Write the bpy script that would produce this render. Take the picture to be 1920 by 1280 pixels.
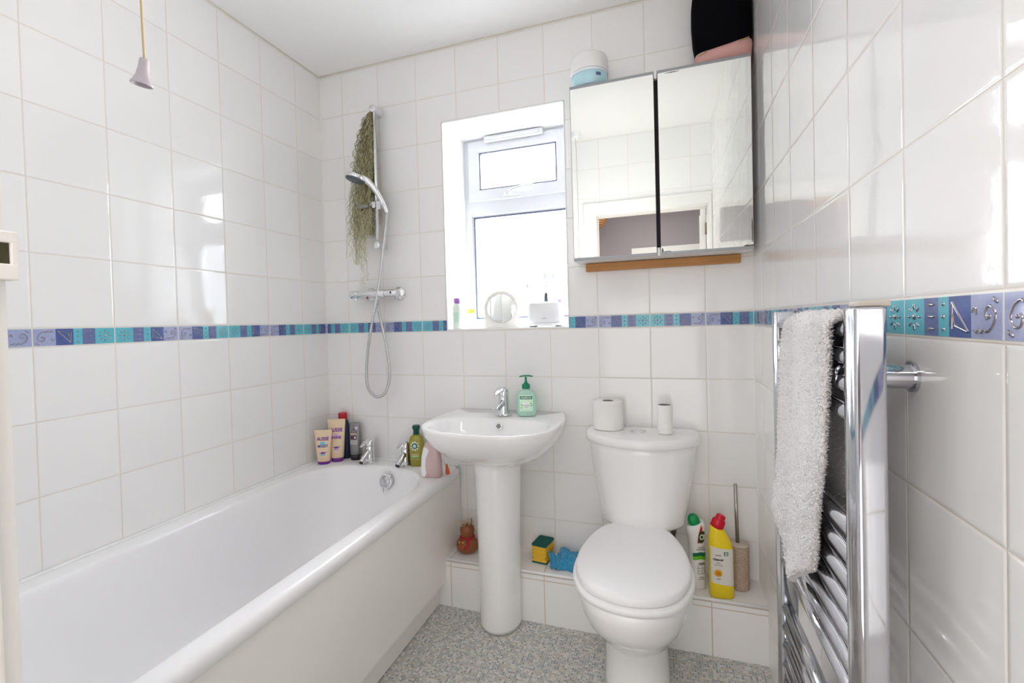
import bpy, bmesh, math, random
from mathutils import Vector, Matrix
random.seed(7)
PI = math.pi
S = bpy.context.scene
COL = S.collection
for o in list(bpy.data.objects): bpy.data.objects.remove(o)

# ------------------------------------------------------------------ camera
W, H = 1.8972, 2.416          # room width (x), room height (z); back wall is y=0, camera towards -y
def cam_axes(yaw, pitch, roll):
    cy, sy, cp, sp = math.cos(yaw), math.sin(yaw), math.cos(pitch), math.sin(pitch)
    F = Vector((-sy*cp, cy*cp, sp)); R = Vector((cy, sy, 0)); U = R.cross(F)
    r = math.cos(roll)*R + math.sin(roll)*U; u = -math.sin(roll)*R + math.cos(roll)*U
    return r, u, F
cd = bpy.data.cameras.new('camera'); cam = bpy.data.objects.new('camera', cd); COL.objects.link(cam)
r_, u_, f_ = cam_axes(.3356, -.0171, -.0269)
cam.matrix_world = Matrix(((r_.x, u_.x, -f_.x, 1.5875), (r_.y, u_.y, -f_.y, -1.9432), (r_.z, u_.z, -f_.z, 1.1831), (0, 0, 0, 1)))
cd.sensor_width = 36; cd.lens = 888.05/1920*36; cd.clip_start = .01
cd.shift_x = (960-936.89)/1920; cd.shift_y = -(640-619.82)/1920
S.camera = cam

# ------------------------------------------------------------------ light, world, exposure
w = bpy.data.worlds.new('world'); S.world = w; w.use_nodes = True
bgn = w.node_tree.nodes['Background']; bgn.inputs[0].default_value = (.93, .96, 1, 1); bgn.inputs[1].default_value = 4.0
def area(name, loc, rot, sx, sy, power, col=(1, 1, 1), portal=False):
    l = bpy.data.lights.new(name, 'AREA'); l.shape = 'RECTANGLE'; l.size = sx; l.size_y = sy; l.energy = power; l.color = col
    if portal: l.cycles.is_portal = True
    o = bpy.data.objects.new(name, l); COL.objects.link(o); o.location = loc; o.rotation_euler = rot; return o
area('window_daylight', (.937, .66, 1.85), (math.radians(-65), 0, 0), 1.1, 1.3, 50, (1, .985, .985))
area('hall_ceiling_fill', (1.2, -2.35, 2.27), (0, 0, 0), 1.2, .5, 11, (1, .965, .95))  # unseen fill added under the hall ceiling, kept out of the mirror
area('ceiling_bounce_fill', (1.25, -1.30, 1.55), (math.radians(180+32), 0, 0), .5, .5, 2.1, (1, .955, .93))  # added fill aimed at the ceiling, stands in for a flash
area('hall_doorway_fill', (1.45, -2.95, .72), (math.radians(90), 0, 0), 1.7, 1.3, 8, (1, .965, .94))  # fill added low in the hall, out of view, shining through the doorway
S.view_settings.view_transform = 'Standard'; S.view_settings.look = 'None'; S.view_settings.gamma = 1
S.view_settings.exposure = 1.03; S.view_settings.use_curve_mapping = False
S.cycles.use_denoising = True; S.cycles.max_bounces = 14; S.cycles.diffuse_bounces = 10; S.cycles.glossy_bounces = 6
S.cycles.transparent_max_bounces = 16; S.cycles.transmission_bounces = 8; S.cycles.sample_clamp_indirect = 6
S.cycles.caustics_reflective = False; S.cycles.caustics_refractive = False

# ------------------------------------------------------------------ materials
def mat(name, col, rough=.5, metal=0, trans=0, coat=0, spec=.5, alpha=1, sub=0, ior=1.45, sheen=0, emis=None):
    m = bpy.data.materials.new(name); m.use_nodes = True; b = m.node_tree.nodes['Principled BSDF']
    b.inputs['Base Color'].default_value = (*col, 1); b.inputs['Roughness'].default_value = rough; b.inputs['Metallic'].default_value = metal
    b.inputs['Transmission Weight'].default_value = trans; b.inputs['Coat Weight'].default_value = coat; b.inputs['Coat Roughness'].default_value = .05
    b.inputs['Specular IOR Level'].default_value = spec; b.inputs['Alpha'].default_value = alpha; b.inputs['IOR'].default_value = ior
    b.inputs['Sheen Weight'].default_value = sheen
    if sub: b.inputs['Subsurface Weight'].default_value = sub; b.inputs['Subsurface Radius'].default_value = (.02, .02, .02)
    if emis: b.inputs['Emission Color'].default_value = (*emis[:3], 1); b.inputs['Emission Strength'].default_value = emis[3]
    return m
class NB:                                           # small node builder
    def __init__(s, m): s.t = m.node_tree; s.b = s.t.nodes['Principled BSDF']
    def n(s, ty, **kw):
        q = s.t.nodes.new(ty)
        for k, v in kw.items(): setattr(q, k, v)
        return q
    def l(s, a, b): s.t.links.new(a, b)
    def m(s, op, a, b=None, c=None, clamp=False):
        q = s.n('ShaderNodeMath', operation=op); q.use_clamp = clamp
        for i, v in enumerate((a, b, c)):
            if v is None: continue
            if isinstance(v, (int, float)): q.inputs[i].default_value = v
            else: s.l(v, q.inputs[i])
        return q.outputs[0]
    def mix(s, f, a, b):
        q = s.n('ShaderNodeMix', data_type='RGBA')
        for i, v in ((0, f), (6, a), (7, b)):
            if isinstance(v, (int, float)): q.inputs[i].default_value = v
            elif isinstance(v, tuple): q.inputs[i].default_value = (*v, 1) if len(v) == 3 else v
            else: s.l(v, q.inputs[i])
        return q.outputs[2]
    def noise(s, vec, scale, detail=2, rough=.5, dim='3D'):
        q = s.n('ShaderNodeTexNoise', noise_dimensions=dim); q.inputs['Scale'].default_value = scale; q.inputs['Detail'].default_value = detail
        q.inputs['Roughness'].default_value = rough; s.l(vec, q.inputs['Vector']); return q.outputs[0]
    def bump(s, h, dist=1, strength=1):
        q = s.n('ShaderNodeBump'); q.inputs['Distance'].default_value = dist; q.inputs['Strength'].default_value = strength
        s.l(h, q.inputs['Height']); s.l(q.outputs[0], s.b.inputs['Normal']); return q
    def pos(s): return s.n('ShaderNodeNewGeometry').outputs['Position']
BB, BT = 1.15, 1.202          # border strip bottom / top
TV = .2009
def tile_mat(name, ax, u0, ax2=None, v0=None, wav=1.0, grout=(.72, .68, .63)):
    """glazed white 200 mm wall tiles, joints at u0 + k*0.2 along ax; rows counted from the border strip (or from v0 along ax2)"""
    m = mat(name, (.82, .815, .80), .07, coat=0, spec=.55); q = NB(m)
    P = q.pos(); sp = q.n('ShaderNodeSeparateXYZ'); q.l(P, sp.inputs[0])
    u = q.m('DIVIDE', q.m('SUBTRACT', sp.outputs[ax], u0), .2)
    if ax2 is None:
        z = sp.outputs[2]; up = q.m('GREATER_THAN', z, (BB+BT)/2)
        org = q.m('ADD', BB, q.m('MULTIPLY', up, BT-BB)); v = q.m('DIVIDE', q.m('SUBTRACT', z, org), TV)
    else: v = q.m('DIVIDE', q.m('SUBTRACT', sp.outputs[ax2], v0), TV)
    def edge(x): f = q.m('FRACT', x); return q.m('MINIMUM', f, q.m('SUBTRACT', 1, f))
    d = q.m('MULTIPLY', q.m('MINIMUM', edge(u), edge(v)), .2)                   # metres to the nearest joint
    if ax2 is None:                                                             # the border band itself reads as grout bed
        inb = q.m('MULTIPLY', q.m('GREATER_THAN', sp.outputs[2], BB+.0005), q.m('LESS_THAN', sp.outputs[2], BT-.0005))
        d = q.m('MULTIPLY', d, q.m('SUBTRACT', 1, inb))
    g = q.m('SUBTRACT', 1, q.m('DIVIDE', q.m('SUBTRACT', d, .0013), .0008, clamp=True), clamp=True)
    nz = q.noise(P, 3.0, 3); gc = q.mix(nz, grout, tuple(min(1, c*1.08) for c in grout))
    cid = q.n('ShaderNodeCombineXYZ'); q.l(q.m('FLOOR', u), cid.inputs[0]); q.l(q.m('FLOOR', v), cid.inputs[1])
    wn = q.n('ShaderNodeTexWhiteNoise', noise_dimensions='3D'); q.l(cid.outputs[0], wn.inputs[0])
    ws = q.n('ShaderNodeSeparateColor'); q.l(wn.outputs[1], ws.inputs[0])
    tc = q.mix(wn.outputs[0], (.835, .83, .82), (.86, .855, .845))
    q.l(q.mix(g, tc, gc), q.b.inputs['Base Color'])
    q.l(q.m('ADD', .06, q.m('MULTIPLY', g, .6)), q.b.inputs['Roughness'])
    ed = q.m('DIVIDE', d, .006, clamp=True); ed = q.m('MULTIPLY', q.m('MULTIPLY', ed, q.m('SUBTRACT', 2, ed)), .0009)   # pillowed edge
    tilt = q.m('ADD', q.m('MULTIPLY', q.m('SUBTRACT', q.m('FRACT', u), .5), q.m('MULTIPLY', q.m('SUBTRACT', ws.outputs[0], .5), .0022)),
                      q.m('MULTIPLY', q.m('SUBTRACT', q.m('FRACT', v), .5), q.m('MULTIPLY', q.m('SUBTRACT', ws.outputs[1], .5), .0022)))
    wv = q.m('ADD', q.m('MULTIPLY', q.noise(P, 9, 1), .00050*wav), q.m('MULTIPLY', q.noise(P, 34, 3), .00016*wav))
    q.bump(q.m('ADD', ed, q.m('ADD', tilt, wv)), 1, 1)
    return m
T_back = tile_mat('tiles_back', 0, .1336)
T_left = tile_mat('tiles_left', 1, -.1639)
T_right = tile_mat('tiles_right', 1, -1.3517, wav=1.2)
T_front = tile_mat('tiles_front', 0, .17)
T_step = tile_mat('tiles_step_front', 0, 1.123, 2, -.03, wav=.6, grout=(.60, .52, .42))
T_steptop = tile_mat('tiles_step_top', 0, 1.123, 1, -.199, wav=.6, grout=(.50, .44, .36))
ceil_m = mat('ceiling_paint', (.84, .835, .82), .7); q = NB(ceil_m)
q.l(q.mix(q.noise(q.pos(), 5, 3), (.87, .865, .855), (.89, .885, .875)), q.b.inputs['Base Color']); q.bump(q.noise(q.pos(), 60, 3), .0006)
white_paint = mat('white_gloss_paint', (.80, .79, .76), .3); q = NB(white_paint); q.bump(q.noise(q.pos(), 25, 3), .0008)
worn_paint = mat('worn_white_paint', (.74, .72, .68), .45); q = NB(worn_paint)
ch = q.m('GREATER_THAN', q.noise(q.pos(), 28, 4, .6), .69); q.l(q.mix(ch, (.76, .745, .71), (.45, .42, .38)), q.b.inputs['Base Color']); q.bump(q.noise(q.pos(), 30, 4), .002)
reveal_m = mat('window_reveal_paint', (.86, .86, .86), .4)
upvc = mat('white_plastic', (.86, .87, .88), .25)
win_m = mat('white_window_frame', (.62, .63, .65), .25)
hall_wall = mat('mauve_grey_hall_paint', (.36, .33, .345), .85)
hall_ceil = mat('hall_ceiling_paint', (.60, .56, .57), .85)
carpet = mat('hall_carpet', (.35, .32, .30), .95)
ceramic = mat('white_ceramic', (.88, .875, .872), .06, spec=.6, coat=.4)
acrylic = mat('white_bath_acrylic', (.87, .865, .872), .16, spec=.5)
panel_m = mat('cream_white_bath_panel', (.86, .835, .80), .25, spec=.5); q = NB(panel_m); q.bump(q.noise(q.pos(), 2.2, 1), .006)
seat_m = mat('white_toilet_seat_plastic', (.86, .855, .86), .36, spec=.5)
chrome = mat('chrome', (.80, .81, .83), .07, metal=1)
chrome2 = mat('towel_rail_chrome', (.56, .57, .60), .09, metal=1)
hose_m = mat('shower_hose_metal', (.60, .60, .62), .25, metal=1)
dark_m = mat('dark_rubber', (.03, .03, .035), .5)
gap_shade = mat('gap_shade', (.01, .01, .01), .8)
mirror_m = mat('mirror_glass', (.80, .82, .795), .012, metal=1)
mirror_edge = mat('tarnished_mirror_edge', (.10, .07, .06), .5)
alu = mat('grey_aluminium_strip', (.30, .31, .33), .35, metal=1)
cab_white = mat('white_cabinet_laminate', (.76, .76, .75), .35)
sealant = mat('white_sealant', (.86, .86, .86), .3)
wood = mat('orange_pine_batten', (.50, .23, .07), .45); q = NB(wood)
mp = q.n('ShaderNodeMapping'); mp.inputs['Scale'].default_value = (3, 30, 60); q.l(q.pos(), mp.inputs[0])
q.l(q.mix(q.noise(mp.outputs[0], 1.6, 4, .6), (.62, .30, .09), (.30, .12, .03)), q.b.inputs['Base Color'])
def flat(name, c, r=.4, **k): return mat(name, c, r, **k)
teal = flat('border_teal', (.10, .42, .52), .12); violet = flat('border_violet', (.09, .12, .28), .12); blue = flat('border_deep_blue', (.05, .08, .24), .12); lav = flat('border_lavender', (.28, .32, .52), .12)
for m_, c2 in ((teal, (.16, .52, .62)), (violet, (.20, .24, .46)), (blue, (.13, .18, .42)), (lav, (.42, .46, .66))):
    q = NB(m_); c1 = tuple(q.b.inputs['Base Color'].default_value)[:3]; q.l(q.mix(q.noise(q.pos(), 55, 4, .7), c1, c2), q.b.inputs['Base Color'])
silver = flat('border_silver_relief', (.34, .33, .36), .18, metal=1)
border_bed = flat('border_grout_bed', (.74, .71, .66), .4)

# vinyl floor: small mosaic of grey, teal and beige chips
floor_m = mat('mosaic_vinyl', (.5, .5, .5), .38); q = NB(floor_m)
rot = q.n('ShaderNodeVectorRotate'); rot.inputs['Angle'].default_value = 0; q.l(q.pos(), rot.inputs[0])
sc_ = q.n('ShaderNodeVectorMath', operation='SCALE'); sc_.inputs['Scale'].default_value = 1/.0085; q.l(rot.outputs[0], sc_.inputs[0])
fl = q.n('ShaderNodeVectorMath', operation='FLOOR'); q.l(sc_.outputs[0], fl.inputs[0])
fz = q.n('ShaderNodeVectorMath', operation='MULTIPLY'); fz.inputs[1].default_value = (1, 1, 0); q.l(fl.outputs[0], fz.inputs[0])
wn = q.n('ShaderNodeTexWhiteNoise', noise_dimensions='3D'); q.l(fz.outputs[0], wn.inputs[0])
cr = q.n('ShaderNodeValToRGB'); cr.color_ramp.interpolation = 'CONSTANT'
els = [(0, (.22, .24, .25)), (.10, (.36, .37, .37)), (.26, (.54, .54, .52)), (.48, (.43, .41, .37)), (.64, (.66, .64, .61)), (.80, (.26, .34, .36)), (.90, (.50, .44, .37))]
cr.color_ramp.elements[0].position = 0; cr.color_ramp.elements[0].color = (*els[0][1], 1); cr.color_ramp.elements[1].position = els[1][0]; cr.color_ramp.elements[1].color = (*els[1][1], 1)
for p_, c_ in els[2:]: e = cr.color_ramp.elements.new(p_); e.color = (*c_, 1)
q.l(wn.outputs[0], cr.inputs[0])
fr = q.n('ShaderNodeVectorMath', operation='FRACTION'); q.l(sc_.outputs[0], fr.inputs[0]); sx_ = q.n('ShaderNodeSeparateXYZ'); q.l(fr.outputs[0], sx_.inputs[0])
def ed_(x): return q.m('MINIMUM', x, q.m('SUBTRACT', 1, x))
gm = q.m('LESS_THAN', q.m('MINIMUM', ed_(sx_.outputs[0]), ed_(sx_.outputs[1])), .11)
q.l(q.mix(gm, cr.outputs[0], (.60, .58, .55)), q.b.inputs['Base Color'])

# ------------------------------------------------------------------ mesh helpers
class MB:
    def __init__(s): s.bm = bmesh.new(); s.mi = 0
    def face(s, vs):
        try: f = s.bm.faces.new(vs); f.material_index = s.mi; return f
        except ValueError: return None
    def grid(s, rings, closed=True, cap0=False, cap1=False, smooth=True):
        R = [[s.bm.verts.new(p) for p in r] for r in rings]; n = len(R[0])
        for a, b in zip(R, R[1:]):
            for i in range(n if closed else n-1):
                j = (i+1) % n; f = s.face((a[i], a[j], b[j], b[i]))
                if f: f.smooth = smooth
        if cap0: s.cap(R[0][::-1])
        if cap1: s.cap(R[-1])
        return R
    def cap(s, ring):
        f = s.face(ring)
        if f: f.smooth = False
    def box(s, x0, x1, y0, y1, z0, z1, bev=0, mx=None):
        t = bmesh.new(); bmesh.ops.create_cube(t, size=1)
        for v in t.verts: v.co = Vector(((x0+x1)/2+v.co.x*(x1-x0), (y0+y1)/2+v.co.y*(y1-y0), (z0+z1)/2+v.co.z*(z1-z0)))
        if bev: bmesh.ops.bevel(t, geom=t.edges[:], offset=bev, segments=2, affect='EDGES', profile=.6)
        s.add(t, mx); return s
    def add(s, t, mx=None, smooth=None):
        if mx: bmesh.ops.transform(t, matrix=mx, verts=t.verts[:])
        vm = {v: s.bm.verts.new(v.co) for v in t.verts}
        for f in t.faces:
            g = s.face([vm[v] for v in f.verts])
            if g: g.smooth = f.smooth if smooth is None else smooth
        t.free()
    def sphere(s, c, r, seg=20, rings=12, mx=None):
        t = bmesh.new(); bmesh.ops.create_uvsphere(t, u_segments=seg, v_segments=rings, radius=1)
        r = (r, r, r) if isinstance(r, (int, float)) else r
        m = Matrix.Translation(c) @ (mx or Matrix()) @ Matrix.Diagonal((*r, 1)); s.add(t, m, True)
    def lathe(s, prof, c=(0, 0, 0), seg=40, mx=None, sx=1, sy=1, caps=True):
        rings = []
        for r, z in prof:
            ring = [Vector((c[0]+r*sx*math.cos(2*PI*i/seg), c[1]+r*sy*math.sin(2*PI*i/seg), c[2]+z)) for i in range(seg)]
            rings.append([mx @ p for p in ring] if mx else ring)
        RR = s.grid(rings, cap0=caps and prof[0][0] > 1e-5, cap1=caps and prof[-1][0] > 1e-5)
        for (r, z), ring in zip(prof, RR):
            if r <= 1e-5: bmesh.ops.remove_doubles(s.bm, verts=ring, dist=1e-5)
        if not caps and prof[0] == prof[-1]: bmesh.ops.remove_doubles(s.bm, verts=RR[0]+RR[-1], dist=1e-6)
        return s
    def tube(s, pts, r, seg=12, caps=True, flat=1.0):
        pts = [Vector(p) for p in pts]; n = len(pts); rings = []
        t0 = (pts[1]-pts[0]).normalized(); up = Vector((0, 0, 1)) if abs(t0.z) < .9 else Vector((1, 0, 0))
        nrm = (up - t0*up.dot(t0)).normalized()
        for i, p in enumerate(pts):
            t = (pts[min(i+1, n-1)]-pts[max(i-1, 0)]).normalized(); nrm = (nrm - t*nrm.dot(t)).normalized(); b = t.cross(nrm)
            rr = r[i] if isinstance(r, (list, tuple)) else r
            rings.append([p + rr*(math.cos(2*PI*k/seg)*nrm*flat + math.sin(2*PI*k/seg)*b) for k in range(seg)])
        s.grid(rings, cap0=caps, cap1=caps); return s
    def build(s, name, m, parent=None, loc=None, rotz=0, bevel=0, sharp=None, kind=None):
        bmesh.ops.recalc_face_normals(s.bm, faces=s.bm.faces[:])
        me = bpy.data.meshes.new(name); s.bm.to_mesh(me); s.bm.free()
        for x in (m if isinstance(m, (list, tuple)) else [m]): me.materials.append(x)
        if sharp is not None: me.set_sharp_from_angle(angle=math.radians(sharp))
        o = bpy.data.objects.new(name, me); COL.objects.link(o)
        if parent: o.parent = parent
        if loc: o.location = loc
        o.rotation_euler.z = rotz
        if bevel:
            b = o.modifiers.new('bevel', 'BEVEL'); b.width = bevel; b.segments = 3; b.limit_method = 'ANGLE'
        if kind: o['kind'] = kind
        return o
def spline(pts, n=8):
    """Catmull-Rom through the points"""
    P = [Vector(p) for p in pts]; P = [2*P[0]-P[1]] + P + [2*P[-1]-P[-2]]; out = []
    for i in range(1, len(P)-2):
        a, b, c, d = P[i-1:i+3]
        for k in range(n):
            t = k/n; out.append(.5*((2*b)+(c-a)*t+(2*a-5*b+4*c-d)*t*t+(3*b-a-3*c+d)*t**3))
    out.append(P[-2]); return out
def empty(name, label, cat, loc=(0, 0, 0), rotz=0, group=None):
    o = bpy.data.objects.new(name, None); COL.objects.link(o); o.location = loc; o.rotation_euler.z = rotz; o.empty_display_size = .02
    o['label'] = label; o['category'] = cat
    if group: o['group'] = group
    return o
def tag(o, label, cat, group=None):
    o['label'] = label; o['category'] = cat
    if group: o['group'] = group
    return o
def struct(o): o['kind'] = 'structure'; return o
def text(mb, body, size, fn, extrude=.0002, align='CENTER', sx=1.0, bold=0):
    """lettering as geometry; fn(u, v, w) places it: u along the line, v up, w off the surface"""
    cu = bpy.data.curves.new('t', 'FONT'); cu.body = body; cu.size = size; cu.extrude = extrude; cu.align_x = align; cu.resolution_u = 3; cu.offset = bold
    ob = bpy.data.objects.new('t', cu); me = ob.to_mesh()
    V = [mb.bm.verts.new(fn(v.co.x*sx, v.co.y, v.co.z+extrude)) for v in me.vertices]
    for p in me.polygons: mb.face([V[i] for i in p.vertices])
    ob.to_mesh_clear(); bpy.data.objects.remove(ob); bpy.data.curves.remove(cu)
def se(rx, ry, z, n=2.0, cx=0, cy=0, N=48):
    """superellipse ring"""
    out = []
    for i in range(N):
        t = 2*PI*i/N; c, s_ = math.cos(t), math.sin(t)
        out.append(Vector((cx+rx*math.copysign(abs(c)**(2/n), c), cy+ry*math.copysign(abs(s_)**(2/n), s_), z)))
    return out
class Prof:
    """vertical profile of a bottle: rows (z, rx, ry, n); gives rings and front-surface points"""
    def __init__(s, rows, cx=None): s.r = rows; s.cx = cx or (lambda z: 0)
    def at(s, z):
        R = s.r
        if z <= R[0][0]: return R[0][1:]
        for a, b in zip(R, R[1:]):
            if z <= b[0]:
                t = (z-a[0])/max(1e-9, b[0]-a[0]); return tuple(x+(y-x)*t for x, y in zip(a[1:], b[1:]))
        return R[-1][1:]
    def rings(s, z0=None, z1=None, off=0, N=48, steps=0):
        zs = [q[0] for q in s.r]
        if z0 is not None: zs = [z0]+[z for z in zs if z0 < z < z1]+[z1]
        out = []
        for z in zs: rx, ry, n = s.at(z); out.append(se(rx+off, ry+off, z, n, s.cx(z), 0, N))
        return out
    def front(s, u, z, w):
        rx, ry, n = s.at(z); k = max(0, 1-min(1, abs(u)/rx)**n)**(1/n); return Vector((s.cx(z)+u, -(ry*k+w), z))
def patch(mb, P, u0, u1, z0, z1, off=.0004, nu=10, nz=8, zfn=None):
    rows = []
    for j in range(nz+1):
        row = []
        for i in range(nu+1):
            u = u0+(u1-u0)*i/nu; z = z0+(z1-z0)*j/nz
            if zfn: z += zfn(u, j/nz)
            row.append(P.front(u, z, off))
        rows.append(row)
    mb.grid(rows, closed=False)

# ------------------------------------------------------------------ room shell
D = -1.75                       # inner face of the door wall
OX0, OX1, OZ = 1.1435, 1.872, 1.875   # door opening
mb = MB(); mb.box(-.12, W+.12, -3.45, 0, -.06, 0); struct(mb.build('floor', floor_m))
mb = MB(); mb.box(.3, 2.5, -3.4, D-.135, 0, .006); struct(mb.build('trim_6', carpet))
mb = MB(); mb.box(-.12, W+.12, D, .0, H, H+.08); struct(mb.build('ceiling', ceil_m))
mb = MB(); mb.box(-.12, 0, D-.12, .38, 0, H+.08); struct(mb.build('wall_left', T_left))
mb = MB(); mb.box(W, W+.12, D-.12, .38, 0, H+.08); struct(mb.build('wall_right', T_right))
WX0, WX1, WZ0, WZ1, WD = .658, 1.215, 1.160, 2.086, .24      # window hole
mb = MB()
for x0, x1, z0, z1 in ((0, WX0, 0, H+.08), (WX1, W, 0, H+.08), (WX0, WX1, 0, WZ0-.004), (WX0, WX1, WZ1+.004, H+.08)): mb.box(x0, x1, 0, .36, z0, z1)
struct(mb.build('wall_back', T_back))
mb = MB(); t = .004                                     # painted reveal lining, with a sill board
mb.box(WX0-.001, WX0+t, .0, .31, WZ0, WZ1); mb.box(WX1-t, WX1+.001, 0, .31, WZ0, WZ1); mb.box(WX0, WX1, 0, .31, WZ1-t, WZ1+.003)
mb.box(WX0, WX1, -.002, .31, WZ0-.006, WZ0); struct(mb.build('trim_1', reveal_m))
mb = MB()                                               # door wall
mb.box(-.0, OX0-.02, D-.12, D, 0, H+.08); mb.box(OX0-.02, W, D-.12, D, OZ+.02, H+.08); mb.box(OX1+.02, W+.0, D-.12, D, 0, OZ+.02)
struct(mb.build('wall_front', T_front))
# door lining and architraves
mb = MB()
mb.box(OX0-.022, OX0, D-.135, D+.002, 0, OZ+.02, .002); mb.box(OX1, OX1+.022, D-.135, D+.002, 0, OZ+.02, .002); mb.box(OX0, OX1, D-.135, D+.002, OZ, OZ+.022, .002)
struct(mb.build('trim_2', worn_paint))
mb = MB()
mb.box(OX0-.085, OX0-.008, D+.0005, D+.016, 0, OZ+.085, .004); mb.box(OX0-.0845, W-.0015, D+.0003, D+.0165, OZ+.008, OZ+.0854, .004)
mb.box(OX0-.085, OX0-.068, D+.016, D+.021, 0, OZ+.085, .002); mb.box(OX0-.0846, W-.0012, D+.0162, D+.0215, OZ+.068, OZ+.0856, .002)
mb.box(OX1+.004, W-.001, D+.0007, D+.0155, 0, OZ+.084, .003)
struct(mb.build('trim_3', white_paint))
# latch keep on the jamb edge (painted over, hollow)
keep = empty('latch_keep', 'white painted latch keep with a dark slot on the door jamb edge', 'latch', (OX0, D-.004, 1.2))
mb = MB()
mb.box(-.0095, .0036, .004, .0218, .023, .0345, .0012); mb.box(-.0095, .0036, .004, .0218, .0495, .0580, .0012); mb.box(-.0093, .0034, .0172, .0216, .030, .054, .001); mb.box(-.0090, .0010, .0045, .0185, .030, .054)
mb.build('keep_plate', worn_paint, keep)
mb = MB(); mb.box(.0011, .0014, .0046, .0171, .0346, .0494); mb.build('slot', flat('slot_shade_olive', (.05, .045, .02), .4, metal=.3), keep)  # dark olive sheet stands for the shaded inside of the hole
# hallway
mb = MB(); mb.box(.18, .3, -3.42, D-.12, 0, 2.5); struct(mb.build('wall_hall_left', hall_wall))
mb = MB(); mb.box(2.5, 2.62, -3.42, D-.12, 0, 2.5); struct(mb.build('wall_hall_right', hall_wall))
mb = MB(); mb.box(.3, 2.5, -3.46, -3.4, 0, 2.5); struct(mb.build('wall_hall_far', hall_wall))
mb = MB(); mb.box(.3, 2.5, -3.4, D-.12, 2.29, 2.36); struct(mb.build('ceiling_hall', hall_ceil))
mb = MB(); mb.box(W+.12, 2.5, D-.12, D-.02, 0, 2.5); struct(mb.build('wall_hall_near', hall_wall))
mb = MB(); mb.box(1.2803, 2.1597, -3.3978, -3.3795, 1.72, 1.81, .004); mb.box(1.28, 1.38, -3.398, -3.38, 0, 1.72, .004); mb.box(2.06, 2.16, -3.398, -3.38, 0, 1.72, .004)
struct(mb.build('trim_4', white_paint))
mb = MB(); mb.box(1.38, 2.06, -3.398, -3.385, .01, 1.72); struct(mb.build('door_2', white_paint))
# bathroom door, opened out into the hall
mb = MB(); dt = .036
A = math.radians(-86)
dm = Matrix.Translation((OX1-.002, D-.15, .01)) @ Matrix.Rotation(A, 4, 'Z')
mb.box(0, .69, -dt, 0, 0, 1.95, .002, mx=dm)
for sx0 in (.09, .375):
    for z0, z1 in ((1.52, 1.84), (.82, 1.42), (.2, .70)):
        for yy in ((-dt-.006, -dt), (0, .006)):
            mb.box(sx0, sx0+.225, yy[0], yy[1], z0, z1, .005, mx=dm)
door = struct(mb.build('door_1', white_paint))
mb = MB()
for z in (.25, 1.02, 1.70): mb.box(OX1-.0045, OX1-.0005, D-.135, D-.105, z, z+.08, .001); mb.tube([(OX1-.004, D-.140, z), (OX1-.004, D-.140, z+.08)], .005)
hg = mb.build('hinge', flat('brass_hinge', (.20, .17, .09), .4, metal=.8)); struct(hg); hg.name = 'trim_5'

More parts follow.
